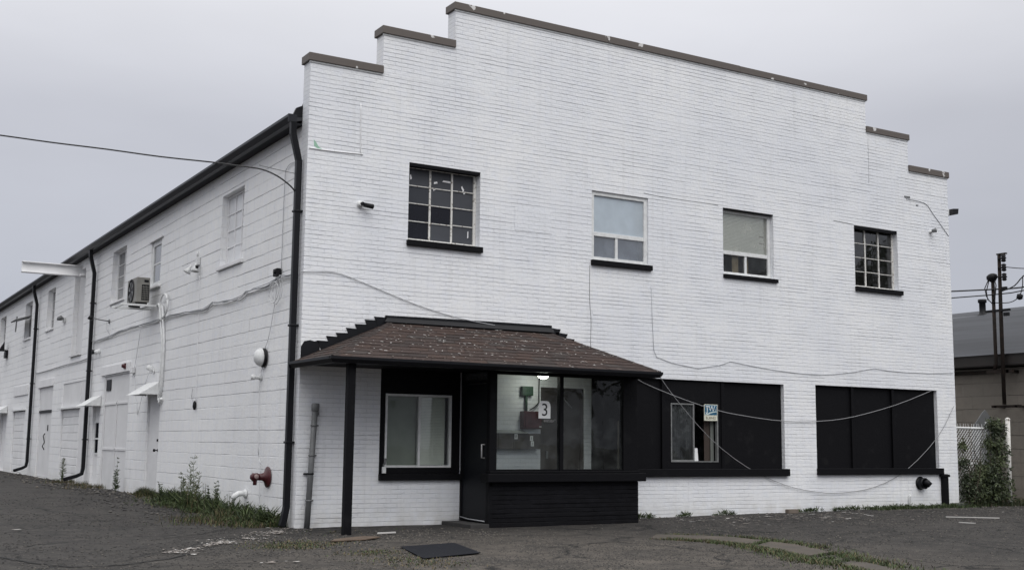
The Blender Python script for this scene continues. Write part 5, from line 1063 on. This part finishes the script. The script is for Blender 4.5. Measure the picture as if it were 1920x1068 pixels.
# cracks in the asphalt
CRM = mat('crack_black', (.008, .008, .008), 1)
def crack(pts, w_):
    m = MB(); P = []
    for i in range(len(pts) - 1):
        for t in np.linspace(0, 1, 6)[:-1]: q_ = lerp2(pts[i], pts[i + 1], t); P.append((q_[0] + random.gauss(0, .02), q_[1] + random.gauss(0, .02)))
    P.append(pts[-1]); L1 = []; L2 = []
    for i, p in enumerate(P):
        a, b = Vector(P[max(0, i - 1)]), Vector(P[min(len(P) - 1, i + 1)]); d_ = (b - a).normalized(); n_ = Vector((-d_.y, d_.x)) * w_ * random.uniform(.3, 1) * (.3 if i in (0, len(P) - 1) else 1); z = gh(*p) + .006
        L1.append((p[0] + n_.x, p[1] + n_.y, z)); L2.append((p[0] - n_.x, p[1] - n_.y, z))
    n = len(P); m.add(L1 + L2, [(i, i + 1, n + i + 1, n + i) for i in range(n - 1)]); tag(m.build('pavement_crack', CRM), kind='structure')
crack([(-4.6, -2.3), (-4.27, -2.82), (-4.07, -3.51), (-3.82, -4.08), (-3.48, -4.12), (-3.13, -3.94), (-2.79, -3.68), (-2.3, -3.1)], .03)
crack([(-2.4, -1.3), (-1.83, -.8), (-1.25, -.25), (-.84, .34), (-.3, .75)], .015); crack([(1.5, -4.2), (2.3, -4.0), (3.0, -3.7)], .015); crack([(6.3, -5.2), (7.0, -4.6), (7.5, -4.5)], .015)

# ------------------------------------------------------------------ weeds
random.seed(33)
GM = [mat('grass_%s' % n, c, .7, .3, 6) for n, c in (('deep', (.022, .038, .010)), ('green', (.045, .070, .018)), ('fresh', (.075, .105, .030)), ('straw', (.16, .125, .06)), ('brown', (.06, .042, .026)))]
def blade(mb, x, y, h, mi, lean=.35):
    z = gh(x, y); a = random.uniform(0, 6.28); w_ = random.uniform(.003, .007); l = Vector((math.cos(a), math.sin(a), 0)) * h * random.uniform(0, lean * 2)
    s_ = Vector((-math.sin(a), math.cos(a), 0)) * w_; p = Vector((x, y, z)); q_ = p + l * .35 + Vector((0, 0, h * .6)); t_ = p + l + Vector((0, 0, h))
    mb.add([p - s_, p + s_, q_ + s_ * .7, q_ - s_ * .7, t_], [(0, 1, 2, 3), (3, 2, 4)], mi)
def tuftleaf(mb, x, y, r, h, n, mats=(0, 1, 1, 2)):
    z = gh(x, y)
    for k in range(n):
        a = random.uniform(0, 6.28); dv = Vector((math.cos(a), math.sin(a), random.uniform(.3, 1.6))); leaf(mb, Vector((x + random.gauss(0, r * .35), y + random.gauss(0, r * .35), z + random.uniform(0, h * .5))), random.uniform(.5, 1) * h, random.uniform(.008, .019), dv, rv() + Vector((0, 0, 1)), random.choice(mats))
m = MB()
# patch along the side wall: wall line x=0, outer edge about x=-1.1
for k in range(15000):
    y = random.uniform(.25, 9.0); t = (y - .25) / 8.75
    wid = (.35 + .75 * math.exp(-((y - 1.7) / 1.3) ** 2)) if y < 4.5 else .50 * (1 - (y - 4.5) / 6)
    x = -.02 - abs(random.gauss(0, wid * .5))
    if mnoise.noise(Vector((x * 2.2, y * 1.1, 7))) < -.22: continue
    q_ = random.random(); dist = -x / max(wid, .1)
    mi = 3 if q_ < .07 + .22 * min(1, dist) else (4 if q_ < .22 + .3 * min(1, dist) else random.choice([0, 0, 1, 1, 2]))
    blade(m, x, y, random.uniform(.04, .17) * (1.15 - .7 * min(1, dist)) * (.75 + .9 * max(0, mnoise.noise(Vector((x * 3, y * 1.6, 1))) + .35)), mi, .6)
for k in range(900):
    y = random.uniform(.3, 6.3); x = -.05 - abs(random.gauss(0, .3)); tuftleaf(m, x, y, .05, random.uniform(.05, .14), 4)
    if k % 9 == 0:
        for q_ in range(5): tuftleaf(m, x * .6 - .03, y, .07, random.uniform(.14, .30), 8, (0, 0, 1, 1, 2))
for (x, y, r, n) in ((-.9, -2.5, .32, 1500), (-1.15, -2.9, .2, 500), (-.55, -3.9, .22, 500), (-.5, -4.7, .25, 500), (-.52, -5.3, .25, 350), (-.1, 16.2, .25, 600), (-.1, 14.2, .2, 300), (-.15, 12.6, .3, 400), (.25, -.9, .5, 120)):
    for k in range(n): blade(m, random.gauss(x, r), random.gauss(y, r * .8), random.uniform(.006, .026) if y < 0 else random.uniform(.04, .14), random.choice([0, 1, 2, 3, 3, 4] if y < 0 else [1, 3, 4]), .8)
# strip along the concrete path, both sides
for k in range(9500):
    t = random.random() ** .7 * 5.8; L_ = Lo if random.random() < .62 else U; p = at(L_, t); sd = -1 if L_ is Lo else 1; o_ = abs(random.gauss(0, .07 + .03 * t))
    x, y = p[0] + sd * (o_ - .05) + random.gauss(0, .02), p[1] + random.gauss(0, .05)
    if mnoise.noise(Vector((x * 1.6, y * 1.6, 2))) < -.12 and random.random() < .8: continue
    blade(m, x, y, random.uniform(.012, .05), random.choice([0, 1, 1, 2, 2, 3, 4]), .8)
for k in range(700): 
    j = random.choice([2.21, 2.21, 3.9, 4.2, 4.5]); a, b = at(U, j), at(Lo, j); p = lerp2(a, b, random.random()); blade(m, p[0] + random.gauss(0, .02), p[1] + random.gauss(0, .03), random.uniform(.02, .05), random.choice([0, 1, 2]), .8)
# foot of the brick front
for k in range(330):
    x = random.uniform(5.7, 14.25)
    if mnoise.noise(Vector((x * 1.1, 5, 1))) < (.05 if x < 10 else -.35): continue
    tuftleaf(m, x, -.06 - abs(random.gauss(0, .05 if x < 12 else .10)), .05, random.uniform(.04, .11), 12)
for k in range(2500): x = random.uniform(11.5, 14.6); blade(m, x, -.10 - abs(random.gauss(0, .14)), random.uniform(.02, .07), random.choice([0, 0, 1, 2]), .8)
for k in range(1200): x = random.uniform(14.4, 16.3); blade(m, x, -.10 - abs(random.gauss(0, .10)), random.uniform(.03, .12), random.choice([0, 0, 1, 4]), .8)
for k in range(900): x = random.uniform(16.2, 18.0); blade(m, x, random.gauss(1.0, .5), random.uniform(.03, .12), random.choice([0, 1, 4, 3]), .8)
for k in range(75):
    y = random.uniform(.5, 6.0); x = -.08 - abs(random.gauss(0, .22)); h = random.uniform(.14, .42) * (1.2 if 1.8 < y < 5 else .7); z = gh(x, y); tp = Vector((x + random.gauss(0, .06), y + random.gauss(0, .08), z + h)); bs = Vector((x, y, z)); mi = random.choice([1, 2, 3, 4])
    m.tube([bs, bs.lerp(tp, .5) + Vector((random.gauss(0, .01), random.gauss(0, .015), 0)), tp], [.004, .003, .0015], 4, mi)
    for j in range(random.randint(6, 16)): leaf(m, bs.lerp(tp, random.uniform(.25, 1)), random.uniform(.02, .055), random.uniform(.008, .02), rv() + Vector((0, 0, .5)), rv(), random.choice([0, 1, 2, mi]))
tag(m.build('weeds', GM), 'low green and dry weeds growing along the walls and the path', 'weeds', kind='stuff')
def tallweed(x, y, h, seed, kind, label, rise_=0):
    random.seed(seed); r_ = root('tall_weed', (x, y, gh(x, y)), label, 'weed', 'tall weeds along the side wall'); m = MB(); f = MB()
    for s_ in range(3 if kind == 0 else 4):
        base = Vector((x + random.gauss(0, .03), y + random.gauss(0, .05), gh(x, y))); P = [base]; hh = h * random.uniform(.6, 1) if s_ else h
        ln = Vector((random.uniform(-.10, .03), random.uniform(-.12, .12), 1))
        for j in range(8): P.append(P[-1] + ln.normalized() * hh / 8 + Vector((random.gauss(0, .006), random.gauss(0, .008), 0)))
        m.tube(P, [.006 - .0006 * i for i in range(9)], 5)
        for j in range(1, 9):
            nb = 7 if kind == 0 else 5
            for b in range(nb):
                dv = Vector((random.gauss(0, 1), random.gauss(0, 1), random.uniform(.3, 1.4))); L_ = h * (.16 if kind == 0 else .12) * (1.25 - j / 9) + .02
                if kind == 0 and j > 2:
                    e = P[j] + dv.normalized() * L_; m.tube([P[j], e], .0022, 3)
                    for q_ in range(5): leaf(f, P[j].lerp(e, .3 + .14 * q_), .02, .008, rv() + dv, rv(), 3 if random.random() < .35 else 2)
                else: leaf(f, P[j], L_ * .9, .018, dv, rv() + Vector((0, 0, 1)), random.choice([0, 1, 1, 2]))
    m.build('stem', GM[1] if kind else GM[2], r_); f.build('leaves', GM, r_)
tallweed(-.25, 4.35, .86, 1, 0, 'tallest feathery pale weed against the side wall')
tallweed(-.30, 3.95, .62, 2, 0, 'feathery weed just right of the tallest one by the side wall')
tallweed(-.20, 5.1, .55, 3, 0, 'feathery weed just left of the tallest one by the side wall')
tallweed(-.28, 2.75, .55, 4, 1, 'bushy leafy weed left of the white elbow pipe')
tallweed(-.30, 3.15, .45, 5, 1, 'leafy weed between the feathery weeds and the white elbow pipe')
tallweed(-.15, 10.45, .72, 6, 1, 'single upright weed beside the closed up doorway')
tallweed(-.22, 1.35, .30, 7, 1, 'short leafy weed below the red fire pipe inlet')
tallweed(-.20, .75, .26, 8, 1, 'short dark weed at the foot of the corner downspout')
tallweed(-.30, 6.1, .36, 9, 1, 'leafy weed in front of the nearest side door jamb')
tallweed(-.15, 16.4, .60, 10, 0, 'thin dry weed in front of the nearer garage door')

# ------------------------------------------------------------------ trees behind the viewpoint (they show in the window glass)
random.seed(44)
LT = [mat('tree_leaf_dark', (.025, .040, .014), .6), mat('tree_leaf_mid', (.045, .068, .022), .6)]
TB = mat('bark', (.06, .05, .04), .9)
T0 = root('tree', (0, 0, 0), 'broad leafy tree behind the viewpoint, leftmost of its row', 'tree', 'trees across the street')
m = MB(); m.tube([(0, 0, -.2), (.1, 0, 2.2), (0, .1, 4.5), (.1, 0, 7.5)], [.28, .22, .15, .05], 10)
for k in range(9):
    a = k * 2.4; z = 2.6 + k * .45; m.tube([(0.05, 0, z), (1.2 * math.cos(a), 1.2 * math.sin(a), z + .9), (2.4 * math.cos(a), 2.4 * math.sin(a), z + 1.4)], [.10, .06, .02], 6)
m.build('trunk', TB, T0)
m = MB(); cc = [(2.2 * math.cos(k * 2.4) * (1 - k / 26), 2.2 * math.sin(k * 2.4) * (1 - k / 26), 3.4 + k * .36, random.uniform(.8, 1.35)) for k in range(17)]
for (cx, cy, cz, rad) in cc:
    for k in range(260):
        v = rv() * rad * random.random() ** .4; leaf(m, Vector((cx, cy, cz)) + v, random.uniform(.2, .34), random.uniform(.1, .18), rv(), rv(), random.choice([0, 0, 1]))
m.build('crown', LT, T0)
spots = [(-14, -40, 1.0), (2, -44, 1.15), (16, -36, .95), (27, -33, 1.12), (38, -34, 1.05), (47, -31, 1.3), (60, -30, 1.2)]
nm = ['', 'second from the left of its row', 'third from the left of its row', 'in the middle of its row', 'third from the right of its row', 'second from the right of its row', 'rightmost of its row']
for i, (x, y, s_) in enumerate(spots):
    if i == 0: r_ = T0
    else:
        r_ = T0.copy(); COL.objects.link(r_); r_['label'] = 'broad leafy tree behind the viewpoint, ' + nm[i]
        for ch in list(T0.children): c = ch.copy(); COL.objects.link(c); c.parent = r_
    r_.location = (x, y, 0); r_.rotation_euler = (0, 0, i * 1.3); r_.scale = (s_, s_, s_)
